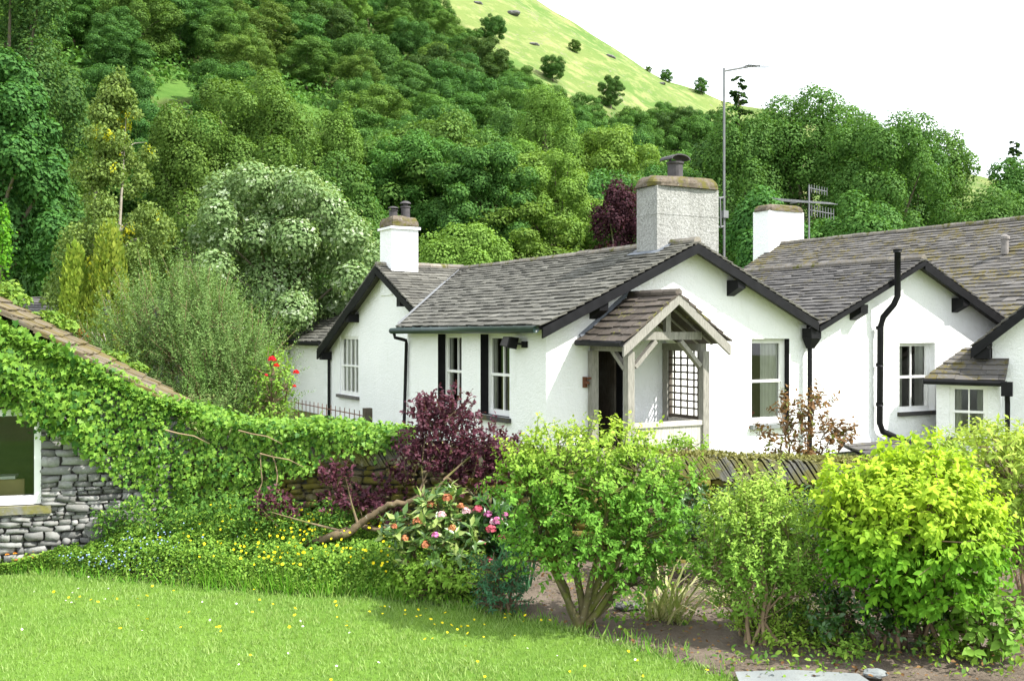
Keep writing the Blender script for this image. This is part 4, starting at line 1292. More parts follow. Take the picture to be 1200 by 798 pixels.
tag(bx_, 'pale plywood bench with white top seen through the shed window', 'bench')
mb = MB(); mb.box((swin[0] - .5, 1.2, 0), (swin[1] + .5, 1.25, 2.0)); mb.build('reflection_board', plain('reflected_green', (.05, .085, .03), .7, .2, .2), shed)  # green here paints in the lawn and trees mirrored by the window
ob = thing('distant_outbuilding', 'grey slate roof of an outbuilding seen behind the shed', 'outbuilding', (-15.2, 31, 0))
mb = MB(); mb.box((-2.6, 0, 0), (4.0, 3.8, 2.2)); mb.build('wall', M['stone'], ob)
slates((V3(-2.9, -.3, 2.15), X, V3(0, 1, .62) / 1.177, V3(0, -.62, 1) / 1.177), 7.2, 2.6, M['slate_dark'], 'roof', ob)
slates((V3(4.3, 4.1, 2.15), -X, V3(0, -1, .62) / 1.177, V3(0, .62, 1) / 1.177), 7.2, 2.6, M['slate_dark'], 'roof', ob)

# ----------------------------------------------------- garden boundary wall
gwall = thing('garden_wall', 'mossy dry stone garden wall topped with slanting slate coping', 'wall', (0, 0, 0))
A_, B_ = V3(-3.55, 10.84, 0), V3(7.2, 10.15, 0)
wd_ = (B_ - A_).normalized(); wo_ = V3(wd_.y, -wd_.x, 0); wl_ = (B_ - A_).length


def wall_h(s): return 1.24 - .20 * min(max((s - 1) / 6, 0), 1)


stone_wall('wall_stones', (A_, wd_, Z, wo_), wl_, 1.3, [M['stone_moss']], (), lambda s: wall_h(s) - .13, gwall, hs=(.045, .10), ws=(.08, .26), proud=.05)
mb = MB((A_ - wo_ * .42, wd_, wo_, Z)); mb.box((0, 0, 0), (wl_, .40, 1.02)); mb.build('wall_core', M['gap'], gwall)
mb = MB((A_, wd_, wo_, Z)); s = .0
while s < wl_:
    t = random.uniform(.018, .034); h = wall_h(s) + random.uniform(-.02, .02); ln = .13
    mb.hexa([(s + ln, -.42, h - .19), (s + t + ln, -.42, h - .19), (s + t + ln, .05, h - .19), (s + ln, .05, h - .19),
             (s, -.4, h + .02), (s + t * .9, -.4, h + .02), (s + t * .9, .03, h + .02), (s, .03, h + .02)])
    s += t * 1.08
mb.build('coping', M['coping'], gwall)
n = 9000
sx_ = wl_ * (.42 + .5 * RNG.random(n)); off = RNG.uniform(-.38, -.02, n)
hh_ = np.array([wall_h(q) for q in sx_]) + .02 + .05 * RNG.random(n) * (.5 + vnoise(np.stack([sx_ * 2, off, off * 0], 1), 2.0, 1))
P = np.array(A_) + sx_[:, None] * np.array(wd_) - (off * -1)[:, None] * np.array(wo_) * 1.0
P[:, 2] = hh_
leaves('moss', P, unit(rdir(n) + [0, 0, .4]), unit(rdir(n) * .7 + [0, 0, 1]), .035 * (.5 + RNG.random(n)), LANCE, L['moss'], gwall, None, 2.0)['kind'] = 'stuff'

# ------------------------------------------------------------------- ivy
def in_poly(x, z, poly):
    x, z = np.asarray(x), np.asarray(z); c = np.zeros(len(x), bool)
    j = len(poly) - 1
    for i in range(len(poly)):
        xi, zi = poly[i]; xj, zj = poly[j]
        m = ((zi > z) != (zj > z)) & (x < (xj - xi) * (z - zi) / (zj - zi + 1e-12) + xi)
        c ^= m; j = i
    return c


def build_ivy():
    # outline of the ivy on the shed gable and the wall, in metres (x, z)
    q = [(-60, 330), (0, 364), (60, 394), (130, 430), (200, 474), (240, 492), (330, 499), (420, 504), (476, 506), (478, 520), (430, 526), (385, 532), (366, 548), (326, 560),
         (306, 600), (260, 632), (205, 636), (186, 606), (168, 570), (140, 553), (118, 530), (98, 508), (70, 502), (50, 480), (0, 462), (-60, 448)]
    poly = [((px - 600) / F * 10.6, EYE + (389 - py) / F * 10.6) for px, py in q]
    n = 36000
    x = RNG.uniform(-6.0, -1.0, n); z = RNG.uniform(.1, 2.95, n)
    jx = x + RNG.normal(size=n) * .05; jz = z + RNG.normal(size=n) * .05
    ok = in_poly(jx, jz, poly); x, z = x[ok], z[ok]; n = len(x)
    P3_ = np.stack([x, z, x * 0], 1)
    th = .08 + .20 * np.clip(vnoise(P3_, 2.2) + .35, 0, 1) + .07 * vnoise(P3_, 7.0, 5)
    base = np.where(x < -3.55, 10.70 + (x + 3.55) * .3057, 10.85 - (x + 3.75) * .064 - .04)
    y = base - th * (.35 + .65 * np.sqrt(RNG.random(n)))
    P = np.stack([x, y, z], 1)
    gx = vnoise(P3_ + [.04, 0, 0], 2.2) - vnoise(P3_ - [.04, 0, 0], 2.2); gz = vnoise(P3_ + [0, .04, 0], 2.2) - vnoise(P3_ - [0, .04, 0], 2.2)
    Nn = unit(np.stack([-gx * 2.0, np.full(n, -1.0), .55 - gz * 2.0], 1) + rdir(n) * .45)
    D = unit(np.array([0, -.25, -1.0]) + RNG.normal(size=(n, 3)) * .55)
    tone = (RNG.random(n) < .18).astype(float)
    S = np.where(x < -4.2, .062, .044) * (.5 + .8 * RNG.random(n))
    # the crest that rolls over the verge and the top of the wall
    m = 15000
    t = RNG.random(m)
    xs = -6.0 + t * 4.95
    zc = np.interp(xs, [-6.0, -5.3, -3.55, -3.2, -2.4, -1.05], [2.88, 2.52, 1.62, 1.48, 1.40, 1.34])
    yy = np.where(xs < -3.55, 10.8 + (xs + 3.55) * .3057, 10.85 - (xs + 3.75) * .064 + .0) + RNG.uniform(-.25, .18, m) + np.where(xs > -3.4, RNG.uniform(0, .28, m), 0)
    zz = zc + .10 * vnoise(np.stack([xs * 2.5, yy, xs * 0], 1), 1.0, 2) + RNG.normal(size=m) * .035 
    P2_ = np.stack([xs, yy, zz], 1)
    N2 = unit(np.array([.1, -.45, 1.0]) + rdir(m) * .5); D2 = unit(np.array([.2, -.6, -.2]) + RNG.normal(size=(m, 3)) * .6)
    t_ = thing('ivy', 'bright green ivy smothering the shed gable and the garden wall', 'ivy', (0, 0, 0))
    leaves('ivy_leaves', np.vstack([P, P2_]), np.vstack([D, D2]), np.vstack([Nn, N2]), np.concatenate([S, .05 * (.5 + .8 * RNG.random(m))]),
           IVY, L['ivy'], t_, np.concatenate([tone, (RNG.random(m) < .08) * 1.0]), 1.0)
    mb = MB()
    for i in range(2):
        x0 = random.uniform(-3.75, -2.2); z0 = random.uniform(.35, .7); pts = []; dx_ = random.uniform(-.03, .03)
        for k in range(7):
            xx = x0 + dx_ * k + .02 * random.uniform(-1, 1); z1_ = z0 + k * .12
            b = (10.67 + (xx + 3.55) * .3057 if xx < -3.55 else 10.85 - (xx + 3.75) * .064 - .08)
            pts.append((xx, b - .04 - .08 * random.random(), z1_))
        mb = MB(); mb.tube(pts, [.010, .009, .008, .008, .006, .005, .004], 5); mb.build('stem', M['bark_tan'], t_, True)
    for i in range(3):
        x0 = random.uniform(-4.0, -2.0); y0 = 10.5; z0 = random.uniform(1.1, 1.45)
        mb = MB(); mb.tube([(x0, y0, z0), (x0 + .15, y0 - .05, z0 - .03), (x0 + .3, y0 - .02, z0 - .06), (x0 + .45, y0 - .0, z0 - .14)], [.008, .007, .006, .003], 5); mb.build('stem', M['bark_tan'], t_, True)


build_ivy()
# ivy trailing up the far side of the shed verge
zc_ = lambda x: ZA - SS * (x - XA) + .04
P, O = blob_points([(a, 2.05, zc_(a) + .02, .2, .2, .09) for a in (-.9, -.6, -.35, .0, .1, .45, .6)] + [(.05, 2.0, zc_(.05) + .1, .14, .15, .12), (1.2, 2.05, zc_(1.2), .18, .15, .08), (1.45, 2.05, zc_(1.45), .14, .15, .08)], 1900)
t_ = thing('creeper', 'leafy creeper trailing along the back edge of the shed roof', 'creeper', (SOX, SOY, 0), SR_)
leaves('foliage', P, unit(rdir(len(P)) - [0, 0, .4]), unit(O + [0, -.3, .8] + rdir(len(P)) * .4), .06 * (.5 + .8 * RNG.random(len(P))), IVY, L['ivy'], t_)

# ----------------------------------------------------------- garden shrubs
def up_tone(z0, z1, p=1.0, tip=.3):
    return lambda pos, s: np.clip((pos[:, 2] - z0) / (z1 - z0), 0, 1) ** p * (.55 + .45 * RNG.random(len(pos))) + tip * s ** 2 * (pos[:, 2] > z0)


# big bright green multi-stemmed shrub
d = 8.25; x0 = (682 - 600) / F * d
shrub('multi_stemmed_shrub', 'bright green shrub with mossy branching stems standing on the lawn edge', (x0, d, 0),
      [(-.04, 0, 1.26, .46, .45, .22), (-.40, -.05, 1.12, .26, .3, .26), (.40, 0, 1.22, .34, .36, .24), (.62, .05, .98, .24, .3, .20), (.08, -.2, 1.02, .36, .3, .28), (-.36, 0, .74, .24, .3, .26), (-.2, -.1, .58, .2, .2, .14), (.42, -.05, .42, .18, .2, .14),
       (.36, -.1, .72, .34, .32, .26), (-.02, 0, .82, .42, .35, .26), (.62, 0, .72, .22, .25, .2), (.24, .1, 1.44, .36, .34, .17), (-.22, .1, 1.42, .3, .3, .16), (.34, 0, .5, .22, .2, .14), (-.52, 0, 1.28, .14, .2, .1), (.82, .1, 1.2, .14, .2, .12)],
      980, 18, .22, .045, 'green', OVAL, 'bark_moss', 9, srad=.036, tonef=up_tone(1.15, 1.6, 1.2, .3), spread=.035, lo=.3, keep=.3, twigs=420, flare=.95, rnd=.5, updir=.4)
d = 7.9; x0 = (888 - 600) / F * d
shrub('fresh_green_shrub', 'fresh green small leaved shrub between the iris clump and the golden shrub', (x0, d, 0),
      [(-.18, 0, .86, .22, .25, .28), (.08, 0, .98, .24, .25, .26), (.28, .1, .78, .26, .25, .30), (-.26, 0, .58, .22, .25, .24), (.05, -.05, .55, .34, .3, .3), (.02, 0, 1.12, .12, .12, .14), (-.08, 0, .3, .26, .2, .2), (.3, 0, .45, .2, .2, .22)],
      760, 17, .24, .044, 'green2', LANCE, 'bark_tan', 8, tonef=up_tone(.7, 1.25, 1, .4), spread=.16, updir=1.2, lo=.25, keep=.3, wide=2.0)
d = 7.65; x0 = (1070 - 600) / F * d
shrub('golden_shrub', 'big golden yellow shrub with green lower leaves beside the path', (x0, d, 0),
      [(.84 * a - .02, b, c, .84 * e, f_, g) for a, b, c, e, f_, g in [(.04, 0, 1.10, .60, .55, .32), (-.36, 0, .96, .34, .4, .32), (.40, 0, 1.0, .36, .4, .30), (0, -.25, .85, .6, .4, .42), (-.40, -.1, .7, .34, .3, .28), (.42, -.1, .68, .34, .3, .30), (.1, .1, 1.26, .36, .35, .2),
       (-.60, .05, 1.14, .12, .15, .22), (.12, -.2, .5, .36, .3, .22), (-.34, 0, 1.44, .07, .1, .14), (.16, .05, 1.50, .10, .1, .12), (.44, .05, 1.36, .12, .1, .12), (-.72, 0, 1.22, .08, .1, .16), (-.05, .1, 1.46, .1, .1, .1), (-.28, .05, 1.22, .24, .26, .18)]],
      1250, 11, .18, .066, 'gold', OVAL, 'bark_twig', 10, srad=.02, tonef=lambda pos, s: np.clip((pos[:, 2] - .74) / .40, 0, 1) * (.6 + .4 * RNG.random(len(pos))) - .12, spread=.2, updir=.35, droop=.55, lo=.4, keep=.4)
# trailing broad leaved plant and dark low shrub beneath the golden one
d = 7.45
shrub('broad_leaved_plant', 'drooping broad leaved green plant low beside the golden shrub', ((1150 - 600) / F * d, d, 0),
      [(0, 0, .42, .18, .2, .16), (.1, 0, .28, .2, .2, .14), (-.1, 0, .2, .16, .2, .12)], 80, 7, .16, .095, 'green2', OVAL, 'bark_twig', 5, droop=.6, cat='plant')
d = 7.75
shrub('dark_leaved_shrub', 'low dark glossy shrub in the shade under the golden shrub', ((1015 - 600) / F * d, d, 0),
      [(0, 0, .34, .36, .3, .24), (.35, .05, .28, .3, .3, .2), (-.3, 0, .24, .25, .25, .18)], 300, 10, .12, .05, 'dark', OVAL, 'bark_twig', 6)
for px, py, w, nm, lab in ((985, 770, .16, 'groundcover_tuft', 'small green weed tuft beside the path edge'), (920, 765, .2, 'groundcover_tuft', 'low leafy weed between the fresh green shrub and the path'),
                           (1110, 776, .14, 'groundcover_tuft', 'low weed tuft at the foot of the golden shrub')):
    d = 2880 / (py - 389)
    shrub(nm, lab, ((px - 600) / F * d, d, 0), [(0, 0, .08, w, w * .8, .07), (w * .8, 0, .06, w * .6, w * .6, .05)], 60, 7, .09, .04, 'bed', OVAL, 'bark_twig', 3, cat='plant', twigs=20)
d = 8.9
shrub('edge_shrub', 'loose green shrub cut by the right edge beyond the golden shrub', ((1205 - 600) / F * d, d, 0),
      [(0, 0, 1.25, .4, .4, .26), (-.12, 0, .92, .34, .35, .28), (.2, 0, .7, .4, .35, .3), (-.25, .1, 1.35, .3, .3, .16)], 360, 11, .16, .08, 'ash' if 0 else 'green2', LANCE, 'bark_twig', 7, tonef=up_tone(.9, 1.5), wide=1.6)
shrub('hedge_shrub', 'rounded green shrub growing behind the wall at the right edge', ((1165 - 600) / F * 11.6, 11.6, 0),
      [(0, 0, .95, .8, .5, .38), (.7, 0, 1.0, .6, .5, .34), (-.6, 0, .85, .5, .4, .3)], 420, 11, .18, .07, 'green2', LANCE, 'bark_twig', 7, wide=1.8, tonef=up_tone(.9, 1.3))
# iris clump
def straps(name, label, loc, n, h, w, leaf, spread, lean, tone_p=.4, cat='plant'):
    P = np.stack([RNG.normal(size=n) * spread, RNG.normal(size=n) * spread, np.full(n, .01)], 1)
    a = RNG.random(n) * 2 * PI; k = lean * (.25 + RNG.random(n))
    D = unit(np.stack([np.cos(a) * k, np.sin(a) * k, np.ones(n)], 1))
    Nn = unit(np.stack([-np.cos(a), -np.sin(a), k], 1) + RNG.normal(size=(n, 3)) * .1)
    Hh = h * (.45 + .65 * RNG.random(n))
    t = thing(name, label, cat, loc)
    leaves('leaf_blades', P, D, -Nn, Hh, STRAP, L[leaf], t, (RNG.random(n) < tone_p) * RNG.random(n), w / h)
    return t


d = 8.4
straps('iris_clump', 'dry strap leaved clump with pale arching blades on bare soil', ((782 - 600) / F * d, d, 0), 100, .74, .020, 'straw', .06, .85, .5)
shrub('feathery_weed', 'soft feathery dark green weed at the foot of the fresh green shrub', ((900 - 600) / F * 8.0, 8.0, 0), [(0, 0, .14, .26, .22, .12), (.4, 0, .14, .25, .2, .12)], 260, 20, .2, .04, 'bed', NEEDLE, 'bark_twig', 5, cat='plant', wide=2.0, updir=.9)
straps('fern', 'small dead straw coloured grass tuft behind the iris clump', ((860 - 600) / F * 8.9, 8.9, 0), 60, .40, .014, 'straw', .08, 1.2, .9)
straps('sword_leaved_clump', 'upright dark sword leaves beside the pink rhododendron', ((600 - 600) / F * 9.4, 9.4, 0), 46, .95, .035, 'blue_green', .08, .22, 0)

# flowering rhododendrons
def truss(mat, r=.06, n=44):
    d = rdir(n); d[:, 2] = np.abs(d[:, 2]) * .9 - .1; d = unit(d)
    d = unit(d + [0, 0, .2]); V, T, nf = leaf_np(d * r * (.55 + .45 * RNG.random((n, 1))), np.cross(d, rdir(n)), d + rdir(n) * .4, r * .36, PETAL5)
    return np_mesh('flower', V, T, L[mat], {'tint': np.repeat(RNG.random(n), nf), 'tone': np.zeros(n * nf)})


TR = {k: truss(k) for k in ('pink', 'palepink', 'rust', 'crimson')}


def add_flowers(t, origin, pts, kinds, s=1.0):
    for i, (px, py, d) in enumerate(pts):
        o = link('flower', TR[kinds[i % len(kinds)]], t, at(px, py, d) - Vector(origin), random.random() * 6)
        o.scale = (s * random.uniform(.7, 1.2),) * 3


d = 9.35; org = ((512 - 600) / F * d, d, 0)
rh = shrub('rhododendron', 'leggy rhododendron with faded orange and pink flower heads', org,
           [(-.05, 0, .70, .24, .25, .18), (-.30, 0, .58, .22, .25, .16), (.22, 0, .56, .24, .25, .18), (.02, -.1, .42, .36, .3, .2), (.05, 0, .86, .16, .2, .1)],
           150, 9, .08, .12, 'rhodo', LANCE, 'bark_twig', 7, tonef=lambda p, s: (RNG.random(len(p)) < .4) * .8, updir=.8, droop=.05, lateral=1.1, wide=1.7)
add_flowers(rh, org, [(505, 592, 9.2), (524, 585, 9.1), (540, 594, 9.15), (518, 604, 9.0), (490, 612, 9.1), (462, 618, 9.1), (510, 628, 9.0), (546, 600, 9.2), (474, 632, 9.0), (530, 620, 9.0), (498, 640, 9.0)], ['rust', 'rust', 'rust', 'palepink', 'rust', 'rust', 'pink', 'palepink'], .7)
d = 9.55; org = ((578 - 600) / F * d, d, 0)
rh = shrub('rhododendron', 'dark leaved rhododendron with crimson and magenta flower heads', org,
           [(0, 0, .66, .24, .25, .2), (-.16, 0, .5, .2, .2, .18), (.14, 0, .46, .2, .2, .2), (-.05, 0, .3, .26, .2, .2)], 120, 9, .08, .12, 'dark', LANCE, 'bark_twig', 6, updir=.7, droop=.1, wide=1.7)
add_flowers(rh, org, [(572, 604, 9.3), (584, 612, 9.25), (575, 622, 9.2), (588, 632, 9.25), (565, 637, 9.2), (579, 612, 9.3), (592, 604, 9.3), (552, 655, 9.2), (545, 662, 9.2), (560, 598, 9.35), (574, 657, 9.2)], ['pink', 'pink', 'crimson', 'crimson', 'crimson', 'palepink'], .7)
d = 9.15
shrub('leafy_mound', 'rounded leafy green mound in front of the orange rhododendron', ((528 - 600) / F * d, d, 0),
      [(0, 0, .24, .34, .25, .2), (-.25, 0, .2, .22, .22, .16), (.2, 0, .16, .2, .2, .14)], 330, 9, .1, .05, 'bed', OVAL, 'bark_twig', 5, cat='plant')
d = 8.75
shrub('blue_green_plant', 'blue green feathery plant left of the mossy stemmed shrub', ((588 - 600) / F * d, d, 0),
      [(0, 0, .26, .2, .2, .18), (-.08, 0, .40, .14, .15, .12), (.1, 0, .36, .12, .15, .14), (0, 0, .12, .22, .2, .12)], 170, 12, .13, .05, 'blue_green', LANCE, 'bark_twig', 5, cat='plant', wide=1.3)

def smooth(pts, k=6, wob=.012):
    P = [Vector(p) for p in pts]; out = []
    for i in range(len(P) - 1):
        a, b, c, d = P[max(i - 1, 0)], P[i], P[i + 1], P[min(i + 2, len(P) - 1)]
        for q in range(k):
            t = q / k
            v = .5 * ((2 * b) + (c - a) * t + (2 * a - 5 * b + 4 * c - d) * t * t + (3 * b - a - 3 * c + d) * t ** 3)
            out.append(v + Vector([random.uniform(-wob, wob) for _ in range(3)]))
    return out + [P[-1]]


def taper(r, n): return [float(np.interp(i / (n - 1), np.linspace(0, 1, len(r)), r)) * random.uniform(.9, 1.1) for i in range(n)]


# purple leaved shrub with the leaning bare trunk
d = 10.25; org = Vector(((395 - 600) / F * d, d, 0))


def rel(px, py, dd=9.95): return tuple(at(px, py, dd) - org)


def pb(px, py, w, h, dd=10.2, k=.28):
    c = rel(px, py, dd); return (c[0], c[1], c[2], w / F * dd / 2, k, h / F * dd / 2)


ac = shrub('purple_shrub', 'purple leaved shrub with a long leaning bare trunk before the mossy wall', tuple(org),
           [pb(515, 505, 70, 50), pb(545, 545, 110, 60), pb(500, 540, 70, 60), pb(565, 520, 60, 44), pb(490, 560, 70, 40), pb(560, 560, 70, 34), pb(498, 478, 26, 36), pb(530, 482, 34, 30),
            pb(420, 590, 70, 44, 10.0), pb(400, 560, 40, 40, 10.1), pb(450, 605, 60, 26, 10.0), pb(385, 578, 30, 40, 10.1), pb(320, 600, 34, 36, 10.0), pb(470, 575, 50, 30)],
           480, 11, .17, .068, 'acer', OVAL, 'bark_tan', 0, twigs=0, lo=.1, keep=.2, updir=.7, droop=.15) if False else None
t = thing('purple_shrub', 'purple leaved shrub with a long leaning bare trunk before the mossy wall', 'shrub', tuple(org))
bl_ = [pb(515, 505, 70, 50), pb(548, 545, 100, 50), pb(500, 535, 64, 50), pb(568, 525, 56, 40), pb(560, 560, 70, 30), pb(499, 486, 20, 34), pb(530, 488, 30, 30), pb(588, 540, 30, 30),
       pb(416, 596, 58, 22, 10.2, .14), pb(394, 566, 34, 32, 10.3, .14), pb(440, 576, 34, 20, 10.3, .12), pb(450, 602, 40, 16, 10.1, .12), pb(320, 600, 32, 32, 10.2, .14), pb(470, 562, 30, 14, 10.4, .12)]
P0, O = blob_points(bl_, 640, .1, 1.0, .15)
n = len(P0); lpt = 16
td = unit(O * .5 + np.array([0, 0, .7]) + RNG.normal(size=(n, 3)) * .4); tl = .18 * (.5 + .9 * RNG.random(n))
s_ = (np.arange(lpt) + RNG.random((n, lpt))) / lpt
pos = (P0[:, None, :] + td[:, None, :] * (s_ * tl[:, None])[:, :, None]).reshape(-1, 3)
ld = unit(np.repeat(td, lpt, 0) * .5 + rdir(n * lpt) * .9)
leaves('foliage', pos, ld, unit(np.array([0, -.3, 1.0]) + rdir(n * lpt) * .7), .043 * (.5 + .8 * RNG.random(n * lpt)), OVAL, L['acer'], t, None, 1.15)
mb = MB()
p_ = smooth([rel(352, 638, 10.3), rel(385, 630), rel(412, 622), rel(436, 604), rel(455, 592), rel(478, 588), rel(500, 578), rel(522, 577)]); mb.tube(p_, taper([.045, .042, .036, .032, .028, .024, .018], len(p_)), 8)
p_ = smooth([rel(385, 629), rel(420, 618, 10.1), rel(440, 620, 10.0), rel(468, 612, 10.0)]); mb.tube(p_, taper([.032, .026, .012], len(p_)), 7)
mb.tube([rel(490, 580), rel(500, 555), rel(512, 535, 10.2), rel(520, 510, 10.3)], [.018, .012, .009, .004], 6)
mb.tube([rel(505, 577), rel(525, 560), rel(545, 575), rel(556, 580)], [.02, .016, .012, .006], 6)
mb.tube([rel(497, 575), rel(494, 545), rel(500, 500, 10.2), rel(498, 470, 10.2)], [.010, .007, .005, .003], 5)
mb.tube([rel(520, 562), rel(545, 540), rel(570, 520)], [.012, .009, .004], 5)
mb.tube([rel(420, 616), rel(412, 590), rel(405, 560)], [.016, .01, .005], 5)
mb.tube([rel(400, 622), rel(360, 612), rel(318, 600)], [.014, .010, .004], 5)
for i in RNG.choice(n, 150, replace=False):
    p = Vector(P0[i]); q = Vector(pos[i * lpt + lpt - 1])
    mb.tube([p - Vector(td[i]) * .14, p, q], [.005, .004, .002], 4, cap=False)
mb.build('stems', M['bark_brown'], t, True)

# copper brown shrub behind the wall
d = 11.4; x0 = (940 - 600) / F * d
shrub('copper_brown_shrub', 'sparse copper brown leaved shrub in front of the white gable', (x0, d, 0),
      [(-.02, 0, 1.38, .22, .2, .30), (-.30, 0, 1.22, .20, .2, .20), (.30, 0, 1.22, .26, .2, .16), (.02, 0, 1.0, .36, .25, .22), (-.26, 0, 1.58, .08, .1, .16), (.18, 0, 1.58, .12, .1, .14), (.0, 0, .7, .34, .25, .2), (.42, 0, 1.3, .12, .15, .1)],
      190, 10, .17, .062, 'brown', OVAL, 'bark_twig', 8, tonef=lambda p, s: (RNG.random(len(p)) < .14) * .9, updir=.9, rnd=.3, lo=.1, keep=.2, spread=.14)
shrub('green_yard_shrub', 'green shrub behind the wall left of the copper brown shrub', ((800 - 600) / F * 11.6, 11.6, 0),
      [(0, 0, .92, .3, .3, .28), (-.25, 0, .8, .3, .3, .26)], 200, 10, .15, .06, 'bed', OVAL, 'bark_twig', 5)
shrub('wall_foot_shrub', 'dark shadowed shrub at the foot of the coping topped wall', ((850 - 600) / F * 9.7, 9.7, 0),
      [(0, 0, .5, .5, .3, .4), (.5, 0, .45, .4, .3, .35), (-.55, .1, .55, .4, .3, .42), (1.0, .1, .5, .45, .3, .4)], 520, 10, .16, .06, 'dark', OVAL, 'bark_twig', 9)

# feathery grey green shrub behind the wall, with climbing red rose
d = 14.6; x0 = (262 - 600) / F * d
shrub('feathery_shrub', 'tall grey green feathery shrub with upright wispy shoots behind the ivy wall', (x0, d, 0),
      [(-1.35, 0, 2.1, .5, .6, .8), (-.75, 0, 2.4, .65, .7, .8), (-.15, -.2, 2.15, .7, .7, .85), (.30, 0, 1.85, .5, .7, .6), (.5, 0, 1.4, .34, .6, .5), (-1.15, -.2, 1.5, .65, .6, .6), (.0, -.3, 1.3, .75, .6, .6), (.52, 0, 1.0, .3, .6, .5), (-.4, 0, 2.7, .5, .5, .45), (-1.7, 0, 1.7, .4, .5, .6)],
      2600, 30, .52, .055, 'feather', NEEDLE, 'bark_tan', 22, srad=.025, updir=.85, outdir=.55, rnd=.3, lo=.25, keep=.3, wide=2.0, twigs=500, spread=.7, lateral=.8, droop=.1, lrand=.25)
rose = None
d = 14.0; org = ((318 - 600) / F * d, d, 0)
rose = shrub('climbing_rose', 'climbing rose with scarlet blooms against the bluish white wall', org,
             [(0, 0, 1.75, .26, .3, .35), (-.1, 0, 1.3, .3, .3, .4), (.14, 0, 1.6, .16, .2, .16)], 130, 9, .2, .06, 'bed', OVAL, 'bark_twig', 6, lo=.2, keep=.2)
RM = truss('red', .07, 40)
for px, py, s in ((319, 422, .72), (324, 429, .5), (347, 437, .55), (345, 453, .35), (312, 440, .3)):
    o = link('rose_flower', RM, rose, at(px, py, 13.55) - Vector(org), 0); o.scale = (s,) * 3

# golden cypress pair
d = 22.0
for px, top, wpx, lab in ((88, 288, 64, 'small golden cypress behind the shed roof, left and shorter of two'), (128, 262, 86, 'taller golden cypress with a rusty dead patch behind the shed roof')):
    x0 = (px - 600) / F * d; H = EYE + (389 - top) / F * d; R_ = wpx / F * d / 2
    bl = []
    for k in range(15):
        a = random.random() * 6.28; q = random.random() ** .6
        hh = H * (1 - .55 * q) * random.uniform(.85, 1)
        bl.append((math.cos(a) * R_ * q * .8, math.sin(a) * R_ * q * .8, hh * .62, R_ * .30, R_ * .3, hh * .38))
    bl.append((0, 0, H * .55, R_ * .5, R_ * .5, H * .45))
    t = thing('golden_cypress', lab, 'conifer', (x0, d, 0))
    P, O = blob_points(bl, 9000, .7, 1.03)
    tone = ((vnoise(P, 1.4, 2) > .38) & (P[:, 0] < 0)).astype(float) * (top < 270)
    leaves('crown', P, unit(np.array([0, 0, 1.0]) + O * .5 + rdir(len(P)) * .35), unit(O + rdir(len(P)) * .6), .13 * (.6 + .7 * RNG.random(len(P))), QUAD, L['golden'], t, tone, .75)
    mb = MB(); mb.tube([(0, 0, 0), (0, 0, H * .7)], [.08, .03], 6)
    for k in range(4): mb.tube([(0, 0, .6), (random.uniform(-.5, .5), -.5, 1.6), (random.uniform(-.6, .6), -.7, 2.4)], [.03, .025, .012], 5)
    mb.build('trunk', M['bark_pale'], t)

# ------------------------------------------------------- flower bed (left)
def bed_mass(name, label, n, size, leaf, tmpl, xr, hfun, wide=1.0, y0=.0, dens=None, tone_p=.2, upright=0.0, cat='ground cover'):
    x = RNG.uniform(xr[0], xr[1], n)
    e = np.interp(x, [p[0] for p in EDGE], [p[1] for p in EDGE])
    wy = np.where(x < -3.6, 10.55 + (x + 3.55) * .3057, 10.85 - (x + 3.75) * .064 - .18)
    q = RNG.random(n)
    y = e + y0 + (wy - e - y0) * q
    h = hfun(x, q, y)
    nz = vnoise(np.stack([x, y, x * 0], 1), 2.6, 4); nf = vnoise(np.stack([x, y, x * 0], 1), 8, 7)
    h = h * (1 + .45 * nz + .3 * nf)
    ok = h > .02
    if dens is not None: ok &= dens(x, y, nz)
    x, y, h = x[ok], y[ok], h[ok]; n = len(x)
    z = h * (1 - .75 * RNG.random(n) ** 1.8)
    P = np.stack([x, y, z], 1)
    if upright:
        P[:, 2] = 0.01
        D = unit(np.array([0, 0, 1.0]) + RNG.normal(size=(n, 3)) * upright); Nn = rdir(n); S = h * (.7 + .5 * RNG.random(n))
        wide = size / S.mean()
    else:
        D = unit(np.array([0, -.5, .1]) + RNG.normal(size=(n, 3)) * .7); Nn = unit(np.array([.0, -.35, 1.0]) + rdir(n) * .6); S = size * (.5 + .8 * RNG.random(n))
    return tag(leaves(name, P, D, Nn, S, tmpl, L[leaf], None, (RNG.random(n) < tone_p) * 1.0, wide), label, cat, None, 'stuff')


def ramp_h(x, q, y): return (.03 + .24 * np.clip(q / .16, 0, 1) ** .7 + .24 * np.clip(q, 0, 1)) * np.interp(x, [-5.6, -4.9, -4.5, -3.9, -1.6, -1.0, -.2], [.12, .22, .45, .9, 1.05, .8, .3])


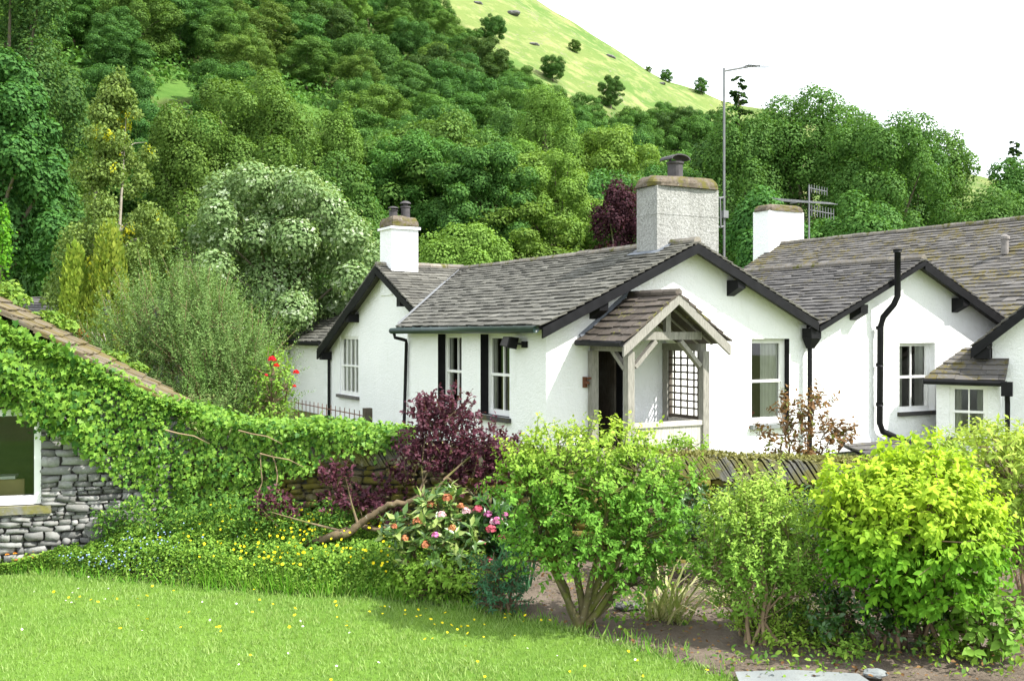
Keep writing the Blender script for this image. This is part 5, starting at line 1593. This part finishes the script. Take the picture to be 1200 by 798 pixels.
bed_mass('leafy_ground_cover', 'low leafy green perennials filling the flower bed below the wall', 62000, .030, 'bed', OVAL, (-5.6, -.3), ramp_h, 1.15, .02)
bed_mass('nettles', 'dark green nettle like leaves at the wall foot under the ivy', 11000, .042, 'bed', OVAL, (-4.2, -1.6), lambda x, q, y: np.where(q > .5, .62, 0), 1.0, .02, tone_p=.8)
bed_mass('long_grass', 'long uncut grass among the buttercups at the lawn edge', 14000, .010, 'tallgrass', BLADE, (-3.0, -.75), lambda x, q, y: .24 * (.5 + .8 * q) + .05 * RNG.random(len(x)), .03, .0, dens=lambda x, y, nz: (nz + .9 * np.minimum((x + 3.0) / .9, (-.75 - x) / .5).clip(-1, 1) - .5 + .5 * RNG.random(len(x)) > 0), upright=.28, cat='grass')
bed_mass('fringe_grass', 'tufts of taller grass along the edge of the lawn', 6000, .008, 'tallgrass', BLADE, (-5.6, 1.5), lambda x, q, y: np.where(q < .12, .085 + .05 * RNG.random(len(x)), 0), .03, -.10, upright=.4, cat='grass')
pts = []
for i in range(230):
    x = random.choice([random.uniform(-4.0, -.9), random.gauss(-1.7, .45), random.gauss(-2.4, .5)])
    e = edge_y(x); q = random.random()
    y = e + .05 + q * 1.2
    pts.append((x, y, (.26 + .30 * q) * random.uniform(.75, 1.15) + .03))
flower_heads('buttercup_heads', 'yellow buttercups standing above the leafy flower bed', np.array(pts), .0135, 'yellow', nrm=(0, -.8, .8))
pts = [(random.gauss(-3.75, .33), random.gauss(10.02, .07), 0) for i in range(210)]
pts = [(x, max(y, edge_y(x) + .03), .10 + .28 * random.random() * (.4 + max(y - edge_y(x), 0) * 3)) for x, y, z in pts]
flower_heads('forget_me_nots', 'haze of small blue forget-me-nots at the left end of the bed', np.array(pts), .0075, 'blue', nrm=(0, -.6, .8))
org = (at(30, 665, 10.35)[0], 10.35, 0)
pop = thing('welsh_poppies', 'clump of orange poppies at the corner of the shed wall', 'flower', org)
P = np.stack([RNG.normal(size=260) * .16, RNG.normal(size=260) * .08, .02 + .14 * RNG.random(260)], 1)
leaves('foliage', P, unit(rdir(260) + [0, -.3, .2]), unit(rdir(260) * .5 + [0, -.3, 1]), .05, OVAL, L['bed'], pop)
PM = truss('orange', .05, 10)
for i in range(11):
    o = link('flower', PM, pop, (random.gauss(0, .13), random.gauss(-.05, .06), random.uniform(.1, .19))); k_ = random.uniform(.35, .6); o.scale = (k_, k_, k_ * .6)

# litter on the soil
n = 2600
x = RNG.uniform(.2, 5.5, n); y = RNG.uniform(6.9, 10.3, n)
ok = y > np.interp(x, [p[0] for p in EDGE], [p[1] for p in EDGE]) + .05
x, y = x[ok], y[ok]; n = len(x)
tag(leaves('leaf_litter', np.stack([x, y, .055 + .03 * RNG.random(n)], 1), rdir(n) * [1, 1, .2], unit(rdir(n) * .5 + [0, 0, 1]), .035 * (.4 + RNG.random(n)), OVAL, L['brown'], None, (RNG.random(n) < .3) * 1.0), 'fallen brown leaves and twigs littering the soil', 'leaf litter', None, 'stuff')
n = 5200
x = RNG.uniform(.4, 6.0, n); y = RNG.uniform(6.9, 10.3, n)
nz = vnoise(np.stack([x, y, x * 0], 1), 1.7, 6)
ok = (y > np.interp(x, [p[0] for p in EDGE], [p[1] for p in EDGE]) + .1) & (nz > .02)
x, y = x[ok], y[ok]; n = len(x)
tag(leaves('soil_weeds', np.stack([x, y, .05 + .09 * RNG.random(n)], 1), unit(rdir(n) + [0, -.2, .4]), unit(rdir(n) * .6 + [0, -.2, 1]), .045 * (.4 + RNG.random(n)), OVAL, L['bed'], None, (RNG.random(n) < .4) * 1.0), 'low green weeds sprouting from the soil', 'weeds', None, 'stuff')

# ------------------------------------------------------------------- trees
tree('whitebeam_tree', 'silvery green whitebeam with pale blossom like leaves beside the wing', 322, 32, 196, 225, 'whitebeam', 60000, .12, base=0, nb=60, br=(.15, .27), cz=.55, rzf=.5, tone_p=-.12, clump=4.5, outl=.14)
d = 30.0; x0 = (134 - 600) / F * d; H = EYE + (389 - 80) / F * d
bl = []
for k in range(90):
    q = random.random() ** .8
    rad = 2.15 * (1 - q) ** .75 + .2
    a = random.random() * 6.28; rr = rad * random.uniform(.2, 1.0)
    r_ = random.uniform(.24, .42) * (1.15 - .5 * q)
    bl.append((math.cos(a) * rr + .12 * q, math.sin(a) * rr, H * (.20 + .76 * q) - .25 * rr, r_, r_, r_ * 1.1))
bl.append((.15, 0, H - .3, .16, .16, .3))
t = thing('birch_tree', 'slender yellow green birch with thin pale stems left of the whitebeam', 'tree', (x0, d, 0))
mb = MB()
for ox, oy, tp in ((.32, -.3, .86), (-.45, -.2, .74)):
    mb.tube([(ox, oy, 0), (ox + .05, oy, H * .25), (ox - .06, oy - .05, H * .5), (ox + .02, oy, H * .66), (ox + .1, oy + .1, H * tp)], [.085, .07, .052, .035, .010], 7)
    for k in range(9):
        z = H * random.uniform(.3, .75); a = random.random() * 6.28; ln = random.uniform(.4, .8)
        mb.tube([(ox, oy, z), (ox + math.cos(a) * ln * .5, oy + math.sin(a) * ln * .5, z + .45 * ln), (ox + math.cos(a) * ln, oy + math.sin(a) * ln, z + .55 * ln)], [.022, .014, .005], 5)
mb.build('trunk', M['bark_pale'], t, True)
P, O = blob_points(bl, 46000, .1, 1.35, .1)
k = len(P); tone = ((RNG.random(k) < .5) & (vnoise(P, 1.3, 3.0) > .36) & (P[:, 0] > -.3)).astype(float)
leaves('crown', P, unit(rdir(k) - [0, 0, .7]), unit(O * .5 + rdir(k) * .7 + [0, 0, .4]), .095 * (.6 + .7 * RNG.random(k)), QUAD, L['birch'], t, tone, soft=O, blend=.3)
tree('sycamore_tree', 'dark green sycamore filling the left edge behind the shed', -4, 40, 55, 175, 'sycamore', 44000, 0.19, base=0, nb=60, br=(.14, .24), flat=.6)
tree('sycamore_tree', 'dark green sycamore standing between the left edge and the birch', 62, 46, 215, 120, 'sycamore', 26400, 0.186, base=0, nb=36)
tree('beech_tree', 'olive green beech in the top left corner', 8, 58, -60, 170, 'yew', 36000, 0.198, nb=44, br=(.18, .3))
tree('ash_tree', 'feathery olive ash rising behind the whitebeam', 285, 64, 78, 185, 'oak', 48000, 0.174, nb=50, br=(.16, .28), outl=.1)
tree('ash_tree', 'light olive ash between the birch and the feathery olive ash', 215, 60, 120, 90, 'oak', 21600, 0.174, nb=30, outl=.08)
tree('willow_tree', 'pale willow like tree behind the whitebeam, left of the wing chimney', 395, 72, 120, 80, 'lime', 19200, 0.174, nb=26, outl=.1)
tree('lime_tree', 'bright green tree low behind the whitebeam crown', 392, 58, 175, 110, 'ash', 24000, 0.174, nb=30)
tree('sycamore_tree', 'broad tiered sycamore directly behind the wing chimney', 478, 74, 150, 150, 'ash', 40800, 0.198, nb=64, br=(.13, .23), flat=.55)
tree('sycamore_tree', 'dark domed sycamore behind the middle of the slate ridge', 566, 70, 168, 135, 'sycamore', 36000, 0.198, nb=64, br=(.13, .23), flat=.6)
tree('maple_tree', 'lighter green domed tree left of the copper beech', 652, 76, 176, 120, 'lime', 33600, 0.186, nb=60, br=(.13, .23))
tree('lime_tree', 'tall pale lime tree standing out mid slope above the main ridge', 640, 128, 98, 80, 'lime', 21600, 0.260, nb=30)
tree('lime_tree', 'pale green low tree just behind the left part of the main roof', 538, 46, 262, 125, 'lime', 24000, 0.136, base=0, nb=30)
tree('copper_beech_tree', 'dark purple copper beech left of the big grey chimney', 726, 60, 208, 72, 'copper', 16000, .17, nb=40, br=(.16, .3), outl=.22)
tree('oak_tree', 'green tree directly behind the big grey chimney', 790, 70, 190, 110, 'ash', 26400, 0.186, nb=36)
tree('ash_tree', 'green ash behind the aerial mast', 872, 60, 122, 95, 'ash', 24000, 0.161, nb=34, outl=.1)
tree('ash_tree', 'tallest spreading tree of the clump right of the aerial mast', 950, 62, 102, 170, 'ash', 45600, 0.167, nb=52, br=(.16, .27), outl=.14)
tree('ash_tree', 'round headed tree in the middle of the clump behind the mossy roof', 1035, 57, 128, 150, 'ash', 38400, 0.161, nb=48, br=(.16, .27), outl=.12)
tree('ash_tree', 'thin topped tree with open branches at the right of the clump', 1100, 62, 150, 110, 'ash', 21600, 0.155, nb=40, br=(.14, .24), outl=.2)
tree('ash_tree', 'low green tree above the mossy roof near the right edge', 1160, 54, 215, 120, 'ash', 26400, 0.155, nb=36, outl=.1)
tree('ash_tree', 'feathery tree running out of the right edge above the mossy roof', 1205, 60, 186, 150, 'ash', 26000, .16, nb=50, br=(.14, .24), outl=.14)
tree('ash_tree', 'broad tree linking the tallest tree and the round headed tree', 996, 66, 126, 110, 'ash', 26000, .16, nb=56, br=(.13, .22), outl=.16)
tree('ash_tree', 'tree with a sloping ragged top left of the open branched tree', 1068, 60, 158, 100, 'ash', 24000, .16, nb=50, br=(.13, .22), outl=.18)
tree('ash_tree', 'shaggy tree between the aerial mast tree and the tallest tree', 905, 63, 128, 100, 'ash', 24000, .16, nb=50, br=(.13, .22), outl=.16)
tree('oak_tree', 'dark undergrowth tree behind the rear white chimney', 905, 48, 215, 110, 'sycamore', 21600, 0.161, base=0, nb=30)
tree('oak_tree', 'dark low tree behind the television aerial', 1000, 48, 225, 130, 'ash', 24000, 0.161, base=0, nb=30)
tree('yellow_bush', 'bright yellow green bush at the extreme left edge above the shed', -6, 20, 238, 40, 'gold', 3840, 0.074, base=0, nb=14, cat='bush')
for px, D, top, wpx, lab in ((866, 68, 88, 84, 'dark spruce poking up behind the aerial mast'), (1188, 72, 166, 40, 'small dark spruce at the right edge of the sky')):
    x = (px - 600) / F * D; z0 = ground_z(x, D); H = EYE + (389 - top) / F * D - z0
    a, b = conifer_mesh(H, wpx / F * D / 2 * 1.5, 34000, .26, L['conifer'])
    t = thing('spruce_tree', lab, 'conifer', (x, D, z0)); link('trunk', a, t); link('crown', b, t)

# woodland on the hillside: four kinds with two crowns each, copied tree by tree
KINDS = [('sycamore_tree', 'sycamore', 'dark green round headed tree', .30), ('ash_tree', 'ash', 'mid green tree', .30), ('oak_tree', 'oak', 'olive green tree', .16),
         ('lime_tree', 'lime', 'pale green tree', .08), ('yew_tree', 'yew', 'very dark evergreen tree', .16)]
protos = {}
for nm, lf, ds, pr in KINDS:
    protos[nm] = []
    for v in range(2):
        H = 12.0
        bl = crown_blobs(5.6, 5.4, 5.6, 6.0, 70, (.13, .24), .6 if v == 0 else .85, -.95)
        protos[nm].append((limb_mesh('trunk', H, .26, bl, M['bark'], nl=7), crown_mesh('crown', bl, 36000, .25, L[lf], rnd=.4, outl=.1)))


def wood_tree(nm, v, x, y, z, s, label, group):
    tk, cr = protos[nm][v]
    t = thing(nm, label, 'tree', (x, y, z - .3), random.random() * 6.28, group)
    t.scale = (s * random.uniform(.9, 1.15), s * random.uniform(.9, 1.15), s * random.uniform(.85, 1.15))
    link('trunk', tk, t); link('crown', cr, t)


placed = []
names = [k[0] for k in KINDS]; wts = [k[3] for k in KINDS]; desc = {k[0]: k[2] for k in KINDS}
tries = 0
while len(placed) < 290 and tries < 60000:
    tries += 1
    D = 66 + (350 - 66) * random.random() ** .75
    px = random.uniform(-70, 880)
    x = (px - 600) / F * D; z = ground_z(x, D)
    sx, sy = screen(x, D, z)
    s = random.uniform(.85, 1.3)
    top = sy - 12.5 * s / D * F; w2 = 5 * s / D * F
    if not wooded(px + w2 * .3, top + 19): continue
    if top < -150 and sy < 0: continue
    if any(px + w2 > a and px - w2 < c and sy > b and top < d_ for a, b, c, d_ in MEADOWS): continue
    if D > 150 and 0: continue
    sp = 7.6 + D * .012
    if any((x - a) ** 2 + (D - b) ** 2 < sp * sp for a, b in placed): continue
    placed.append((x, D))
    big = mnoise.noise(Vector((x * .02, D * .02, 9)))
    w_ = list(wts)
    if D > 170: w_ = [.42, .38, .08, .05, .07]
    elif big > .15: w_ = [.2, .3, .25, .15, .1]
    nm = random.choices(names, w_)[0]
    zone = ('left' if px < 280 else 'middle' if px < 560 else 'right') + ' part of the hillside wood'
    high = 'high up in the ' if D > 185 else 'half way up the ' if D > 115 else 'at the foot of the '
    lab = f'{desc[nm]} {high}{zone}'
    wood_tree(nm, random.randrange(2), x, D, z, s, lab, lab)
def understory():
    P, O = [], []
    k = 0
    while k < 7600:
        D = 58 + 320 * random.random() ** .8; px = random.uniform(-120, 890)
        x = (px - 600) / F * D; z = ground_z(x, D); sx, sy = screen(x, D, z + 3)
        if not wooded(px, sy - 4): k += 1; continue
        if any(a < sx < c and b < sy + 2 and sy - 2 < d_ for a, b, c, d_ in MEADOWS): k += 1; continue
        r = random.uniform(1.4, 3.0); m = 26
        d = rdir(m); d[:, 2] = np.abs(d[:, 2])
        P.append(np.array([x, D, z]) + d * [r, r, r * .9]); O.append(d); k += 1
    P, O = np.vstack(P), np.vstack(O); n = len(P)
    tag(leaves('woodland_understory', P, rdir(n) - [0, 0, .3], unit(O + [0, 0, .5] + rdir(n) * .5), .8 * (.5 + RNG.random(n)), QUAD, L['ash'], None, None), 'undergrowth filling the hillside wood', 'undergrowth', None, 'stuff')


understory()
# lone trees and scrub out on the open fell
for px, py, s, lab in ((578, 50, .78, 'lone dark tree on the fell edge above the wood'), (520, 24, .42, 'small bush at the top margin of the wood'), (674, 62, .42, 'little lone thorn tree half way up the open fell'),
                       (760, 84, .26, 'smaller scrub bush near the fell skyline'), (781, 86, .50, 'larger scrub bush on the fell skyline'), (822, 108, .6, 'scrub tree on the skyline left of the aerial mast'),
                       (648, 96, .8, 'dark tree on the upper wood margin below the open fell'), (716, 128, .85, 'rounded tree breaking the wood margin in mid slope'), (800, 156, .85, 'tree at the lower end of the wood margin')):
    # walk out along the ray until it meets the ground
    D = 60.0
    while D < DR - 4:
        x = (px - 600) / F * D; z = ground_z(x, D)
        if screen(x, D, z)[1] < py: break
        D += 1.0
    wood_tree('oak_tree' if s < .5 else 'ash_tree' if s < .76 else 'sycamore_tree', random.randrange(2), x, D, z, s, lab, None)
for i, (px, py, r, lab) in enumerate(((600, 16, 3.2, 'grey crag high on the fell near the top of the picture'), (715, 66, 2.4, 'grey outcrop below the fell skyline'), (626, 52, 2.0, 'small outcrop under the lone thorn tree'),
                                      (775, 98, 1.8, 'low outcrop right of the scrub bushes'), (560, 4, 2.0, 'pale outcrop at the upper wood margin'))):
    D = 60.0
    while D < DR - 4:
        x = (px - 600) / F * D; z = ground_z(x, D)
        if screen(x, D, z)[1] < py: break
        D += 1.0
    rock('rock_outcrop', lab, (x, D, z - r * .2), r * .8, M['stone'], 'rock', None, (1.4, 1, .45))

# ------------------------------------------------------------ light and sky
SUN = Vector((.62, -.24, .75)).normalized()
sd = bpy.data.lights.new('sun', 'SUN'); sd.energy = 4.6; sd.angle = math.radians(.6); sd.color = (1, .965, .90)
so = bpy.data.objects.new('sun', sd); COL.objects.link(so)
so.rotation_euler = SUN.to_track_quat('Z', 'Y').to_euler(); so.location = (20, -10, 40)
wd = bpy.data.worlds.new('World'); SC.world = wd; wd.use_nodes = True
nt = wd.node_tree; nt.nodes.clear(); n = N(nt)
out = nt.nodes.new('ShaderNodeOutputWorld'); bg = nt.nodes.new('ShaderNodeBackground')
sky = nt.nodes.new('ShaderNodeTexSky'); sky.sky_type = 'NISHITA'; sky.sun_disc = False
sky.sun_elevation = math.asin(SUN.z); sky.sun_rotation = math.atan2(SUN.x, SUN.y)
sky.air_density = 1.2; sky.dust_density = 2.0
cl = noise(n, 2.2, 6, .6, scaled(n, 1, 1, 2.4, 'Generated'))
fac = ramp(n, cl, .25, .6, (.72, .72, .72), (.95, .95, .95))
col = mixrgb(n, fac, sky.outputs[0], (11.0, 11.6, 12.2))
n.link(col, bg.inputs[0]); bg.inputs[1].default_value = .1
n.link(bg.outputs[0], out.inputs[0])

# ---------------------------------------------------------------- camera
cd = bpy.data.cameras.new('camera'); cd.sensor_width = 36; cd.lens = 36; cd.clip_end = 2000; cd.clip_start = .05
cd.shift_y = -10 / F
co = bpy.data.objects.new('camera', cd); COL.objects.link(co)
co.location = (0, 0, EYE); co.rotation_euler = (PI / 2, 0, 0)
SC.camera = co
SC.view_settings.view_transform = 'Standard'; SC.view_settings.look = 'None'
SC.view_settings.exposure = 1.1; SC.view_settings.gamma = 1
SC.cycles.max_bounces = 6; SC.cycles.diffuse_bounces = 3; SC.cycles.transparent_max_bounces = 8; SC.cycles.transmission_bounces = 3
SC.cycles.use_denoising = True
